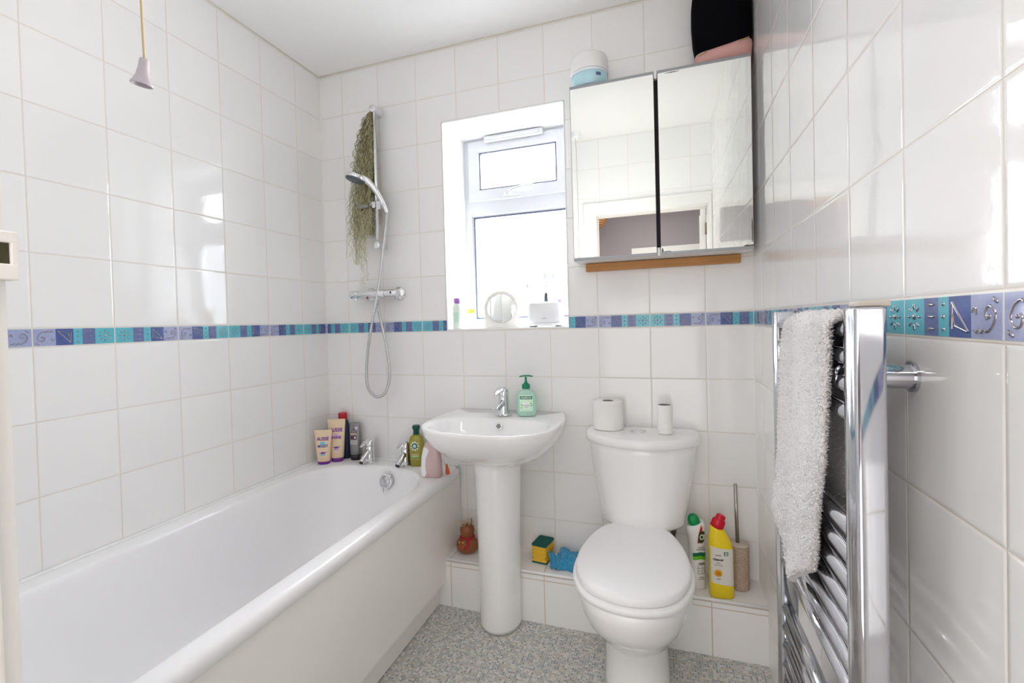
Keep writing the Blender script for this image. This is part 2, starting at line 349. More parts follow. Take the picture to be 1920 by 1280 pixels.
# ------------------------------------------------------------------ decorated border strips
CELLS = (('sun', 0, .26), ('bars', .26, .425), ('dots', .425, .538), ('tri', .538, .75), ('wave', .75, 1))
CM = {'sun': 1, 'bars': 2, 'dots': 1, 'tri': 3, 'wave': 4}
def border(name, joints, fn, lo, hi, flip0):
    """joints: u of tile joints; fn(u, z, w)->world; tiles alternate between the pattern and its half turn"""
    A_, B_ = MB(), MB(); h0, h1 = BB+.003, BT-.003; hz = h1-h0; zc = (h0+h1)/2
    def quad(m_, u0, u1, z0, z1, w_, mi):
        u0, u1 = max(u0, lo), min(u1, hi)
        if u1-u0 < .001: return
        m_.mi = mi; v = [m_.bm.verts.new(fn(u, z, ww)) for ww in (0, w_) for u, z in ((u0, z0), (u1, z0), (u1, z1), (u0, z1))]
        for f in ((4, 5, 6, 7), (0, 1, 5, 4), (1, 2, 6, 5), (2, 3, 7, 6), (3, 0, 4, 7)): m_.face([v[i] for i in f])
    quad(A_, lo, hi, BB, BT, .0006, 0)
    for k in range(len(joints)-1):
        j0 = joints[k]+.0018; L = .2-.0036; flip = (k+flip0) % 2
        def U(s_): return j0 + L*((1-s_) if flip else s_)
        def Z(t_): return zc + hz*((-t_) if flip else t_)
        def ok(s_, m_=.0): return lo+.003 < U(s_) < hi-.003
        def blob(s_, t_, a, b, ang, hgt=.0022):
            if not ok(s_): return
            c, q_ = math.cos(ang), math.sin(ang); N = 10; rings = []
            for sc, hh in ((1, .0008), (.85, .55), (.5, .9), (.08, 1)):
                hh = .0008+hgt*hh if hh > .01 else .0008
                rings.append([fn(U(s_)+sc*(a*math.cos(x)*c-b*math.sin(x)*q_), Z(t_)+sc*(a*math.cos(x)*q_+b*math.sin(x)*c), hh) for x in [2*PI*i/N for i in range(N)]])
            B_.grid(rings, cap1=True)
        def rod(pts, r=.0013):
            P_ = [(U(s_), Z(t_)) for s_, t_ in pts]
            if not all(lo+.002 < p[0] < hi-.002 for p in P_): return
            sp = spline([(p[0], p[1], 0) for p in P_], 5) if len(P_) > 2 else [Vector((*P_[0], 0)), Vector((*P_[1], 0))]
            rings = []
            for i, p in enumerate(sp):
                t_ = (sp[min(i+1, len(sp)-1)]-sp[max(i-1, 0)]).normalized(); nx, nz = -t_.y, t_.x
                rings.append([fn(p.x+nx*r*a, p.y+nz*r*a, .0008+b) for a, b in ((-1, 0), (-.7, .0013), (0, .0019), (.7, .0013), (1, 0))])
            B_.grid(rings, closed=False)
        for nm, s0, s1 in CELLS:
            a_, b_ = sorted((U(s0), U(s1))); quad(A_, a_, b_, h0, h1, .0012, CM[nm])
            sc = (s0+s1)/2
            if nm == 'sun':
                blob(sc, 0, .0042, .0042, 0)
                for i in range(8):
                    an = i*PI/4; rr = .0135; blob(sc+rr*math.cos(an)/L, rr*math.sin(an)/hz, .0048, .0017, an if not flip else an, .002)
            if nm == 'bars':
                for t_ in (-.32, 0, .32): blob(sc, t_, .0105, .0018, 0, .002)
            if nm == 'dots':
                for t_ in (-.32, 0, .32): blob(sc, t_, .0027, .0027, 0, .0024)
            if nm == 'tri':
                rod([(.575, .36), (.565, -.3)]); rod([(.575, .36), (.725, -.36)]); rod([(.725, -.36), (.60, -.22)]); rod([(.60, -.22), (.585, .05)])
            if nm == 'wave':
                rod([(.775, -.30), (.80, -.36), (.815, -.29), (.84, -.37), (.86, -.30), (.885, -.34), (.93, -.22), (.955, .02), (.935, .2), (.895, .22), (.875, .06), (.89, -.06)])
                blob(.905, .0, .003, .0022, .3); rod([(.765, .1), (.79, .22), (.80, .05)], .001); blob(.955, .36, .0055, .0022, -.7 if not flip else -.7)
    o = struct(A_.build(name, [border_bed, teal, violet, blue, lav]))
    B_.build('silver_relief', silver, o)
# back wall left of the window: joints V0..V4, the V1-V2 tile starts with the sun
border('trim_7', [-.0664+.2*k for k in range(0, 5)], lambda u, z, w_: Vector((u, -w_, z)), .002, WX0-.001, 1)
# right of the window: V6.. ; V6-V7 starts with the sun
border('trim_8', [1.1336+.2*k for k in range(0, 5)], lambda u, z, w_: Vector((u, -w_, z)), WX1+.001, W-.002, 0)
# left wall, u runs from the camera to the corner (u=y)
border('trim_9', [-1.7639+.2*k for k in range(0, 10)], lambda u, z, w_: Vector((w_, u, z)), D+.022, -.002, 0)
# right wall, u runs from the corner towards the camera (u=-y)
border('trim_10', [-.0483+.2*k for k in range(0, 10)], lambda u, z, w_: Vector((W-w_, -u, z)), .002, -D-.022, 0)

# step under the basin and toilet
mb = MB(); mb.box(.66, W, -.165, 0, 0, .195); st = struct(mb.build('trim_11', T_step))
mb = MB(); mb.box(.66, W, -.166, 0, .195, .205); mb.build('step_top', T_steptop, st)
mb = MB(); mb.tube([(.66, -.168, .201), (W, -.168, .201)], .0058, 10); mb.build('step_edge_trim', upvc, st)
mb = MB(); mb.box(.66, W, -.1662, -.16, .190, .1955); mb.build('step_edge_grout', flat('beige_grout', (.60, .50, .42), .7), st)
mb = MB(); mb.box(0.0, .0035, -.0035, .0, .55, H-.001, .001); mb.box(W-.003, W, -.003, 0, .2, H-.001); struct(mb.build('trim_12', sealant))
mb = MB()                                               # stained sealant line at the ceiling
mb.box(.0, W, -.004, 0, H-.004, H); mb.box(0, .004, D, 0, H-.004, H); struct(mb.build('trim_13', flat('ceiling_sealant', (.66, .62, .55), .7)))

# ------------------------------------------------------------------ window
YF = .24
def glass(name, col, textured):
    m = bpy.data.materials.new(name); m.use_nodes = True; t_ = m.node_tree; t_.nodes.clear()
    out = t_.nodes.new('ShaderNodeOutputMaterial'); mx = t_.nodes.new('ShaderNodeMixShader'); tr = t_.nodes.new('ShaderNodeBsdfTransparent'); gl = t_.nodes.new('ShaderNodeBsdfGlossy')
    tr.inputs[0].default_value = (*col, 1); gl.inputs['Roughness'].default_value = .15 if textured else .02
    mx.inputs[0].default_value = .08
    if textured:
        ge = t_.nodes.new('ShaderNodeNewGeometry'); vo = t_.nodes.new('ShaderNodeTexVoronoi'); vo.inputs['Scale'].default_value = 120
        bu = t_.nodes.new('ShaderNodeBump'); bu.inputs['Distance'].default_value = .002; t_.links.new(ge.outputs['Position'], vo.inputs['Vector']); t_.links.new(vo.outputs[0], bu.inputs['Height'])
        t_.links.new(bu.outputs[0], gl.inputs['Normal'])
        rp = t_.nodes.new('ShaderNodeValToRGB'); rp.color_ramp.elements[0].color = (.72, .78, .86, 1); rp.color_ramp.elements[1].color = (.96, .98, 1, 1); rp.color_ramp.elements[1].position = .5
        t_.links.new(vo.outputs[0], rp.inputs[0]); t_.links.new(rp.outputs[0], tr.inputs[0])
    t_.links.new(tr.outputs[0], mx.inputs[1]); t_.links.new(gl.outputs[0], mx.inputs[2]); t_.links.new(mx.outputs[0], out.inputs[0]); return m
win = bpy.data.objects.new('window_1', None); COL.objects.link(win); win.location = (0, YF, 0); struct(win)
def frame(mb, x0, x1, z0, z1, t_, y0, y1, bev=.003):
    mb.box(x0, x0+t_, y0, y1, z0, z1, bev); mb.box(x1-t_, x1, y0, y1, z0, z1, bev); e_ = bev*1.2; mb.box(x0+t_-e_, x1-t_+e_, y0+.0003, y1-.0003, z0+.0003, z0+t_, bev); mb.box(x0+t_-e_, x1-t_+e_, y0+.0003, y1-.0003, z1-t_, z1-.0003, bev)
mb = MB(); X0, X1, Z0, Z1 = WX0+.001, WX1-.001, WZ0, WZ1-.002
frame(mb, X0, X1, Z0, Z1, .036, 0, .06); mb.box(X0+.03, X1-.03, 0, .06, 1.712, 1.782, .003)
frame(mb, X0+.034, X1-.034, Z0+.034, 1.716, .010, .012, .05, .002)
mb.build('window_frame', win_m, win)
mb = MB(); frame(mb, X0+.030, X1-.030, 1.778, Z1-.014, .052, -.014, .045, .004); frame(mb, X0+.078, X1-.078, 1.826, Z1-.062, .008, -.006, .03, .002)
sash = mb.build('top_sash', win_m, win)
mb = MB(); mb.box(X0+.08, X1-.08, .024, .030, 1.83, Z1-.066); mb.build('top_pane', glass('window_glass_clear', (.97, .985, 1), False), win)
mb = MB(); mb.box(X0+.04, X1-.04, .032, .038, Z0+.04, 1.71); mb.build('frosted_pane', glass('window_glass_frosted', (.95, .97, 1), True), win)
seal_m = flat('window_seal_grey_blue', (.09, .10, .15), .6)
mb = MB(); frame(mb, X0+.0855, X1-.0855, 1.8335, Z1-.0695, .0055, -.004, .022, 0); frame(mb, X0+.0435, X1-.0435, Z0+.0435, 1.7065, .0075, .010, .030, 0)
mb.build('rubber_seal', seal_m, win)
mb = MB(); mb.box(.784, 1.072, -.040, -.016, 2.052, 2.078, .004); mb.box(.80, 1.055, -.046, -.040, 2.058, 2.070, .002); mb.build('trickle_vent', win_m, win)
mb = MB(); mb.box(.868, .945, -.034, -.0145, 1.787, 1.801, .003); mb.sphere((.912, -.040, 1.800), .011); mb.sphere((.882, -.036, 1.796), .006)
mb.tube(spline([(.912, -.046, 1.803), (.95, -.052, 1.812), (.99, -.05, 1.818), (1.025, -.047, 1.816)]), [.0075]*8+[.0065]*8+[.006]*9); mb.build('window_handle', win_m, win)

# ------------------------------------------------------------------ bath
def bath_ring(cx, cy, hx, y_back, y_front, ab, af, z, nb=2.35):
    """elongated outline: superelliptic end at the back (depth ab) and at the front (depth af)"""
    P = []; NA = 32; NS = 14
    for i in range(NA+1):
        t_ = PI*i/NA; c, s_ = math.cos(t_), math.sin(t_)
        P.append((cx+hx*math.copysign(abs(c)**(2/nb), c), y_back-ab+ab*abs(s_)**(2/nb)))
    for i in range(1, NS): P.append((cx-hx, y_back-ab+(y_front+af-(y_back-ab))*i/NS))
    for i in range(NA+1):
        t_ = PI+PI*i/NA; c, s_ = math.cos(t_), math.sin(t_)
        P.append((cx+hx*math.copysign(abs(c)**(2/nb), c), y_front+af-af*abs(s_)**(2/nb)))
    for i in range(1, NS): P.append((cx+hx, y_front+af+(y_back-ab-(y_front+af))*i/NS))
    return [Vector((x, y, z)) for x, y in P]
def rect_ring(ref, x0, x1, y0, y1, z, r):
    cx, out = (x0+x1)/2, []
    for p in ref:
        yb, yf = -.37, -1.35
        c = Vector((.363, yb if p.y > yb else yf if p.y < yf else p.y)); d = Vector((p.x, p.y))-c
        if d.length < 1e-6: d = Vector((p.x-cx, 0))
        ts = [((x1 if d.x > 0 else x0)-c.x)/d.x if abs(d.x) > 1e-9 else 1e9, ((y1 if d.y > 0 else y0)-c.y)/d.y if abs(d.y) > 1e-9 else 1e9]
        if not (p.y > yb or p.y < yf): ts[1] = 1e9
        k = min(ts); q_ = c+d*k; out.append([q_.x, q_.y])
    for cxn, cyn in ((x0, y0), (x1, y0), (x0, y1), (x1, y1)):       # snap nearest points to the corners, with a small radius
        i = min(range(len(out)), key=lambda j: (out[j][0]-cxn)**2+(out[j][1]-cyn)**2)
        out[i] = [cxn+(r*.3 if cxn == x0 else -r*.3), cyn+(r*.3 if cyn == y0 else -r*.3)]
    return [Vector((x, y, z)) for x, y in out]
bath = empty('bathtub', 'long white acrylic bathtub with cream side panel against the left tiled wall', 'bathtub')
ZR = .545
ref = bath_ring(.363, 0, .292, -.092, -1.60, .28, .25, ZR)
mb = MB(); rings = []
BX0, BX1, BY0, BY1 = .004, .711, -1.735, -.004
rings.append(rect_ring(ref, BX0, BX1-.006, BY0, BY1, .500, .01)); rings.append(rect_ring(ref, BX0, BX1, BY0, BY1, .508, .01)); rings.append(rect_ring(ref, BX0, BX1, BY0, BY1, .528, .012))
rings.append(rect_ring(ref, BX0, BX1-.004, BY0, BY1, .538, .016)); rings.append(rect_ring(ref, BX0, BX1-.012, BY0, BY1, .5438, .02)); rings.append(rect_ring(ref, BX0, BX1-.020, BY0, BY1, ZR-.0002, .03)); rings.append(rect_ring(ref, BX0+.010, BX1-.030, BY0+.01, BY1-.010, ZR, .03))
for ins, z, ey, ef in ((-.004, ZR, 0, 0), (.0, ZR-.001, 0, 0), (.006, ZR-.006, 0, 0), (.010, ZR-.016, 0, 0), (.014, ZR-.045, .002, .01), (.026, .42, .012, .05), (.042, .30, .03, .12), (.062, .22, .05, .18), (.085, .185, .08, .22), (.13, .17, .12, .28), (.25, .166, .2, .4)):
    hx = max(.02, .292-ins)
    rings.append(bath_ring(.363, 0, hx, -.092-ins*.8-ey, -1.60+ins+ef, max(.03, .28-ins*.7), max(.03, .25-ins*.6), z))
mb.grid(rings, cap1=True)
mb.build('tub', acrylic, bath)
mb = MB()
mb.grid([[Vector((x, y, z)) for x, z in ((.676, .100), (.700, .108), (.704, .30), (.704, .505), (.696, .505), (.690, .30))] for y in (-.008, -.4, -.8, -1.2, -1.742)], closed=True, cap0=True, cap1=True, smooth=False)
mb.build('side_panel', panel_m, bath, sharp=20)
mb = MB(); mb.box(.645, .666, -1.742, -.168, .002, .108, .001); mb.build('plinth', panel_m, bath)
mb = MB(); mb.box(.04, .5, -1.5, -.3, .0, .15); mb.box(.03, .06, -.3, -.2, .0, .5); mb.build('support_cradle', dark_m, bath)
mb = MB(); mb.box(.0005, .012, -1.745, -.0005, ZR-.001, ZR+.007, .004); mb.box(.0125, .70, -.012, -.0005, ZR-.001, ZR+.007, .004); mb.build('sealant_bead', sealant, bath)
ov = MB(); mx = Matrix.Translation((.395, -.122, .488)) @ Matrix.Rotation(math.radians(82), 4, 'X')
ov.lathe([(.033, -.004), (.034, .004), (.031, .009), (.026, .010), (.024, .006)], mx=mx, seg=36)
ovo = ov.build('overflow_rosette', chrome, bath, sharp=30)
ov = MB(); ov.lathe([(.023, .004), (.022, .0085), (.018, .012), (.0, .013)], mx=mx, seg=32); ov.tube([mx @ Vector((0, 0, .014)), mx @ Vector((.018, .012, .014))], .0022); ov.build('overflow_dial', flat('overflow_satin', (.62, .62, .64), .25, metal=1), ovo)
ov = MB(); ov.tube(spline([(.389, -.133, .462), (.388, -.136, .455), (.390, -.137, .448), (.389, -.139, .440)]), .0012, 6); ov.build('hair_strand', flat('hair_brown', (.18, .13, .08), .7), ovo)

def pillar_tap(name, loc, label, s=1.0, lever=True, long=1.0, rz=0, mono=False, group=None, drop=1.0):
    t_ = empty(name, label, 'tap', loc, rz, group)
    m1 = MB(); m1.lathe([(.027*s, 0), (.0275*s, .003), (.025*s, .006), (.0225*s, .007)], seg=36)
    m1.build('base_ring', chrome, t_, sharp=30)
    m1 = MB(); rings = []
    for k, (z, r, dy) in enumerate(((.006, .0225, 0), (.03, .021, .001), (.05, .0195, .003), (.068, .0185, .005), (.0705, .0178, .005))): rings.append(se(r*s, r*s, z*s, 2, 0, dy*s, 32))
    m1.grid(rings, cap0=True, cap1=True); 
    pts = [Vector((0, 0, .046)), Vector((0, -.018, .044)), Vector((0, -.036, .044-.011*drop)), Vector((0, -.053, .044-.023*drop)), Vector((0, -.063, .044-.031*drop))]
    m1.tube([p*s for p in spline(pts, 5)], [.0135*s]*6+[.0125*s]*8+[.012*s]*7, 20); m1.build('body', chrome, t_, sharp=40)
    m1 = MB(); e = pts[-1]*s; d = (pts[-1]-pts[-2]).normalized(); m1.tube([e, e+d*.002], .0092*s, 20); m1.build('aerator', dark_m if drop == 1.0 else hose_m, t_)
    m1 = MB(); rings = []
    for z, r, dy in ((.0725, .0185, .005), (.082, .0195, .006), (.092, .0185, .007), (.099, .014, .006), (.103, .006, .004)): rings.append(se(r*s, r*s, z*s, 2, 0, dy*s, 32))
    m1.grid(rings, cap0=True, cap1=True)
    L_ = [(.010, .101, .010), (-.010, .1035, .014), (-.030, .0985, .014), (-.048, .0885, .011), (-.060, .081, .006)]
    rr = []
    for y, z, wd in L_: rr.append([Vector((wd*s*math.cos(a), y*s, z*s+.0030*s*math.sin(a))) for a in [2*PI*i/16 for i in range(16)]])
    m1.grid(rr, cap0=True, cap1=True); m1.build('lever', chrome, t_, sharp=40)
    return t_
pillar_tap('bath_tap', (.262, -.052, ZR), 'chrome bath tap beside the grey tube, left of the pair on the bath rim', 1.06, group='bath taps')
pillar_tap('bath_tap', (.455, -.055, ZR), 'chrome bath tap beside the olive shampoo bottle, right of the pair on the bath rim', 1.06, group='bath taps')

# ------------------------------------------------------------------ basin
def half_ring(half, cx, z, sx=1, sy=1, y0=0, N=8, zc=None):
    pts = [(x, y) for x, y in half]; full = [(-x, y) for x, y in pts] + [(x, y) for x, y in reversed(pts[:-1])]
    sp = spline([(x, y, 0) for x, y in full], N)
    return [Vector((cx+p.x*sx, y0+(p.y-y0)*sy, z if zc is None else zc(p.y))) for p in sp]
HB = [(.236, -.002), (.252, -.06), (.264, -.13), (.267, -.20), (.262, -.29), (.241, -.355), (.192, -.415), (.11, -.450), (0, -.460)]
basin = empty('pedestal_basin', 'white ceramic washbasin on a tall pedestal under the window', 'washbasin', (0, 0, 0))
def basin_shape():
    cx = .949; mb = MB(); rings = []
    def zc(y): return .800+.004*max(0, min(1, (y+.22)/.2))
    # underside to rim
    for sx, sy, z, in ((.36, .50, .628), (.50, .60, .640), (.66, .72, .662), (.80, .84, .692), (.915, .935, .732), (.975, .982, .765), (.998, .998, .788)): rings.append(half_ring(HB, cx, z, sx, sy))
    rings.append(half_ring(HB, cx, 0, 1.0, 1.0, zc=lambda y: zc(y)-.005)); rings.append(half_ring(HB, cx, 0, .990, .994, zc=lambda y: zc(y)-.0005)); rings.append(half_ring(HB, cx, 0, .972, .985, zc=lambda y: zc(y)))
    n = len(rings[0])
    def bowl(hx, yc, hyb, hyf, z, nn=2.3):
        out = []
        for i in range(n):                       # same point order: left back -> front -> right back, closing along the back
            p = rings[-1][i] if False else None
            out.append(None)
        base = half_ring(HB, cx, z)
        for i, p in enumerate(base):
            a = math.atan2((p.y-yc)/.24, (p.x-cx)/.26); c, s_ = math.cos(a), math.sin(a)
            out[i] = Vector((cx+hx*math.copysign(abs(c)**(2/nn), c), yc+(hyb if s_ > 0 else hyf)*math.copysign(abs(s_)**(2/nn), s_), z))
        return out
    def resample(r, N=96):
        L = [0]
        for a, b in zip(r, r[1:]+r[:1]): L.append(L[-1]+(b-a).length)
        out = []; j = 0; R2 = r+[r[0]]
        for k in range(N):
            d = L[-1]*k/N
            while L[j+1] < d: j += 1
            out.append(R2[j].lerp(R2[j+1], (d-L[j])/max(1e-9, L[j+1]-L[j])))
        return out
    # angle-matched rings so that deck and bowl join cleanly
    def by_angle(r, N=240, yc=-.27):
        r = resample(r, 1440); out = []
        A_ = [math.atan2(p.y-yc, p.x-cx) for p in r]
        for k in range(N):
            t_ = -PI+2*PI*(k+.5)/N
            j = min(range(len(r)), key=lambda q_: abs((A_[q_]-t_+PI) % (2*PI)-PI)); out.append(r[j].copy())
        return out
    R = [by_angle(r) for r in rings]
    def b(hx, yb, yf, z, nn):
        yc = -.27; out = []
        for k in range(240):
            a = -PI+2*PI*(k+.5)/240; c, s_ = math.cos(a), math.sin(a); ry = (yb-yc) if s_ > 0 else (yc-yf)
            # radial superellipse so the angle stays matched
            rad = 1/((abs(c)/hx)**nn+(abs(s_)/ry)**nn)**(1/nn); out.append(Vector((cx+rad*c, yc+rad*s_, z)))
        return out
    R.append([p.lerp(q_, .5) for p, q_ in zip(R[-1], b(.236, -.155, -.434, .7992, 2.5))])
    for a in ((.236, -.155, -.434, .7990, 2.5), (.231, -.158, -.428, .7975, 2.5), (.226, -.163, -.422, .795, 2.5), (.219, -.168, -.414, .782, 2.5), (.207, -.176, -.400, .755, 2.4), (.185, -.186, -.378, .72, 2.3), (.145, -.203, -.345, .69, 2.2), (.08, -.235, -.305, .676, 2), (.022, -.262, -.282, .672, 2)): R.append(b(*a))
    mb.grid(R, cap0=True, cap1=True); return mb
basin_shape().build('bowl', ceramic, basin)
mb = MB(); rings = []
for z, rx, ry, yc in ((.002, .079, .077, -.195), (.02, .083, .082, -.195), (.10, .082, .080, -.192), (.3, .085, .082, -.190), (.5, .089, .085, -.190), (.60, .092, .088, -.190), (.665, .095, .092, -.195)):
    ring = []
    for i in range(56):
        a = 2*PI*i/56; y = yc+ry*math.sin(a)*(1.2 if math.sin(a) < 0 else .5); ring.append(Vector((.953+rx*math.cos(a), y, z)))
    rings.append(ring)
mb.grid(rings, cap0=True, cap1=True); mb.build('pedestal', ceramic, basin)
mb = MB(); mx = Matrix.Translation((.957, -.176, .771)) @ Matrix.Rotation(math.radians(70), 4, 'X')
mb.lathe([(.0125, -.003), (.0125, .0022), (.0098, .003), (.009, .0005)], mx=mx, seg=28); oh = mb.build('overflow_ring', chrome, basin, sharp=30)
mb = MB(); mb.lathe([(.0088, 0), (.0086, .0008), (0, .0008)], mx=mx, seg=24); mb.build('overflow_hole', flat('overflow_shadow', (.35, .34, .34), .5), oh)
mb = MB(); mb.lathe([(.021, .6715), (.0215, .674), (.018, .6755), (0, .676)], c=(.949, -.272, 0), seg=28); mb.build('waste', chrome, basin, sharp=30)
pillar_tap('basin_mixer_tap', (.952, -.100, .8018), 'chrome single-lever mixer tap on the white washbasin', 1.13, rz=math.radians(-6), drop=.55)
def zline(x): return x

# soap dispenser
so = empty('soap_dispenser', 'pump bottle of clear mint green hand soap on the basin beside the tap', 'soap dispenser', (1.050, -.096, .8028), math.radians(14))
PS = Prof([(0, .030, .018, 3), (.004, .036, .022, 3), (.02, .0395, .0245, 2.8), (.06, .0415, .025, 2.6), (.082, .040, .024, 2.5), (.094, .034, .021, 2.4), (.101, .022, .017, 2.2), (.105, .0135, .0135, 2), (.112, .013, .013, 2)])
soap_m = mat('mint_soap', (.56, .86, .72), .12, trans=.25, ior=1.4, sub=.15)
mb = MB(); mb.grid(PS.rings(), cap0=True, cap1=True); mb.build('bottle', soap_m, so)
pg = flat('pump_green', (.0, .22, .11), .35)
mb = MB(); mb.lathe([(.0155, .110), (.0165, .112), (.0165, .126), (.013, .130), (.008, .131), (.0075, .137)], seg=28); mb.tube([(0, 0, .135), (0, 0, .158)], .0042, 14)
rr = []
for x, wd, z in ((-.026, .003, .1585), (-.016, .010, .161), (0, .011, .163), (.014, .009, .162), (.028, .004, .1590)): rr.append([Vector((x, wd*math.cos(a), z+.003*math.sin(a))) for a in [2*PI*i/14 for i in range(14)]])
mb.grid(rr, cap0=True, cap1=True); mb.build('pump', pg, so, sharp=40)
lb = MB(); patch(lb, PS, -.027, .027, .022, .086); la = lb.build('label', flat('soap_label_pale_green', (.62, .88, .66), .4), so)
lb = MB(); patch(lb, PS, -.025, .025, .070, .082, .0008); lb.build('brand_band', flat('soap_dark_green', (.0, .16, .08), .4), la)
lb = MB(); text(lb, 'PALMOLIVE', .0085, lambda u, v, w_: PS.front(u, .0732+v, .0012+w_), sx=.98, bold=.0002); lb.build('brand_lettering', flat('label_white', (.85, .85, .85), .5), la)
lb = MB(); patch(lb, PS, -.015, .015, .032, .060, .0008); lb.build('white_badge', flat('badge_white', (.86, .88, .86), .4), la)
lb = MB(); text(lb, 'HYGIENE\nPLUS', .0068, lambda u, v, w_: PS.front(u, .043+v, .0012+w_), bold=.0001); lb.build('badge_lettering', flat('badge_grey_ink', (.12, .3, .2), .5), la)
for u, z, a in ((-.019, .036, .8), (.019, .052, -.6), (.021, .044, .3), (-.018, .047, -.5)):
    lb = MB(); rows = [[PS.front(u+.006*s_*math.cos(a)-.0025*t_*math.sin(a), z+.006*s_*math.sin(a)+.0025*t_*math.cos(a), .001) for t_ in (-(1-s_*s_), (1-s_*s_))] for s_ in (-.95, -.5, 0, .5, .95)]
    lb.grid(rows, closed=False); lb.build('leaf_print', flat('leaf_green', (.25, .62, .12), .4), la)

# ------------------------------------------------------------------ toilet
wc = empty('toilet', 'white close-coupled toilet with its lid down, right of the basin', 'toilet', (0, 0, 0))
def sym(half, cx, z, k=1.0, kx=None, ky=None, yc=-.45, N=6):
    kx = k if kx is None else kx; ky = k if ky is None else ky
    full = [(-x, y) for x, y in half[:-1]]+[(x, y) for x, y in reversed(half)]
    sp = spline([(x, y, 0) for x, y in full], N)
    return [Vector((cx+p.x*kx, yc+(p.y-yc)*ky, z)) for p in sp]
LID = [(.090, -.186), (.112, -.205), (.138, -.265), (.160, -.35), (.1695, -.44), (.160, -.525), (.128, -.602), (.075, -.647), (0, -.664)]
RNG = [(.095, -.195), (.118, -.215), (.145, -.275), (.168, -.35), (.1785, -.44), (.169, -.53), (.135, -.610), (.08, -.656), (0, -.674)]
cxT = 1.479
mb = MB(); rg = [sym(LID, cxT, z, k) for z, k in ((.4185, .965), (.4195, .99), (.423, 1.0), (.430, 1.0), (.4355, .992), (.4395, .975), (.4420, .945), (.4445, .86), (.4470, .60), (.448, .2))]
mb.grid(rg, cap0=True, cap1=True); mb.build('seat_lid', seat_m, wc)
mb = MB(); rg = [sym(RNG, cxT, z, k) for z, k in ((.397, .95), (.398, .985), (.402, 1.0), (.409, 1.0), (.414, .99), (.4172, .965), (.418, .9))]
mb.grid(rg, cap0=True, cap1=True); mb.build('seat_ring', seat_m, wc)
mb = MB()
def pan(z, kx, yb, yf, nb=2.2, hx=.175):
    yc = (yb+yf)/2; out = []; yw = -.42 if yf < -.5 else yc
    for i in range(64):
        a = 2*PI*i/64; c, s_ = math.cos(a), math.sin(a); ry = (yb-yw) if s_ > 0 else (yw-yf)
        out.append(Vector((cxT+hx*kx*math.copysign(abs(c)**(2/nb), c), yw+ry*math.copysign(abs(s_)**(2/nb), s_), z)))
    return out
rg = [pan(.002, .60, -.175, -.475, 2.6), pan(.03, .585, -.176, -.47, 2.6), pan(.10, .565, -.18, -.47, 2.5), pan(.16, .555, -.18, -.485, 2.4), pan(.178, .558, -.179, -.492, 2.35), pan(.195, .585, -.176, -.515, 2.25), pan(.215, .64, -.17, -.535, 2.15), pan(.245, .745, -.16, -.578, 2.1), pan(.28, .85, -.15, -.620, 2.1), pan(.32, .935, -.14, -.650, 2.1), pan(.36, .985, -.13, -.667, 2.1), pan(.388, 1.0, -.12, -.672, 2.1), pan(.396, .985, -.12, -.665, 2.1)]
mb.grid(rg, cap0=True, cap1=True)
mb.build('pan', ceramic, wc)
mb = MB(); mb.box(cxT-.10, cxT+.10, -.22, -.02, .385, .428, .012); mb.build('cistern_shelf', ceramic, wc)
CB = [(.186, -.004), (.192, -.03), (.193, -.09), (.178, -.15), (.125, -.20), (.06, -.222), (0, -.228)]
cxC = 1.495
mb = MB(); rg = []
for z, kx, ky in ((.428, .70, .86), (.430, .76, .90), (.440, .79, .92), (.48, .82, .93), (.60, .92, .965), (.70, .985, .99), (.728, .995, 1.0), (.733, .96, .97)): rg.append(sym(CB, cxC, z, kx=kx, ky=ky, yc=-.004))
mb.grid(rg, cap0=True, cap1=True); mb.build('cistern', ceramic, wc)
CL = [(.190, -.004), (.203, -.02), (.206, -.085), (.190, -.150), (.135, -.205), (.065, -.236), (0, -.244)]
mb = MB(); rg = []
for z, k in ((.727, .965), (.7285, .99), (.733, 1.0), (.746, 1.003), (.7535, .993), (.7575, .97), (.7590, .90), (.7600, .5)): rg.append(sym(CL, cxC, z, k, yc=-.08))
mb.grid(rg, cap0=True, cap1=True); mb.build('cistern_lid', ceramic, wc)
mb = MB(); mb.lathe([(.0285, .7592), (.0285, .7628), (.025, .7642), (.023, .7622), (.0215, .7622), (.0205, .7642), (.0, .7648)], c=(1.486, -.098, 0), seg=36); mb.box(1.4855, 1.4865, -.118, -.078, .7643, .7650); mb.build('flush_button', chrome, wc, sharp=30)
for dx in (-.075, .075):
    mb = MB(); mb.lathe([(.013, .410), (.013, .4375), (.010, .4395), (0, .440)], c=(cxT+dx, -.183, 0), seg=24); mb.build('seat_hinge', seat_m, wc)
mb = MB(); mb.tube([(1.603, -.02, .16+.05), (1.603, -.03, .36)], .0075); mb.tube([(1.603, -.03, .36), (1.603, -.03, .43)], .011); mb.tube([(1.603, -.03, .385), (1.603, -.055, .385)], .007); mb.tube([(1.603, -.02, .207), (1.603, -.02, .30)], .009)
mb.build('supply_pipe', flat('dull_pipe', (.22, .20, .18), .4, metal=.8), wc)

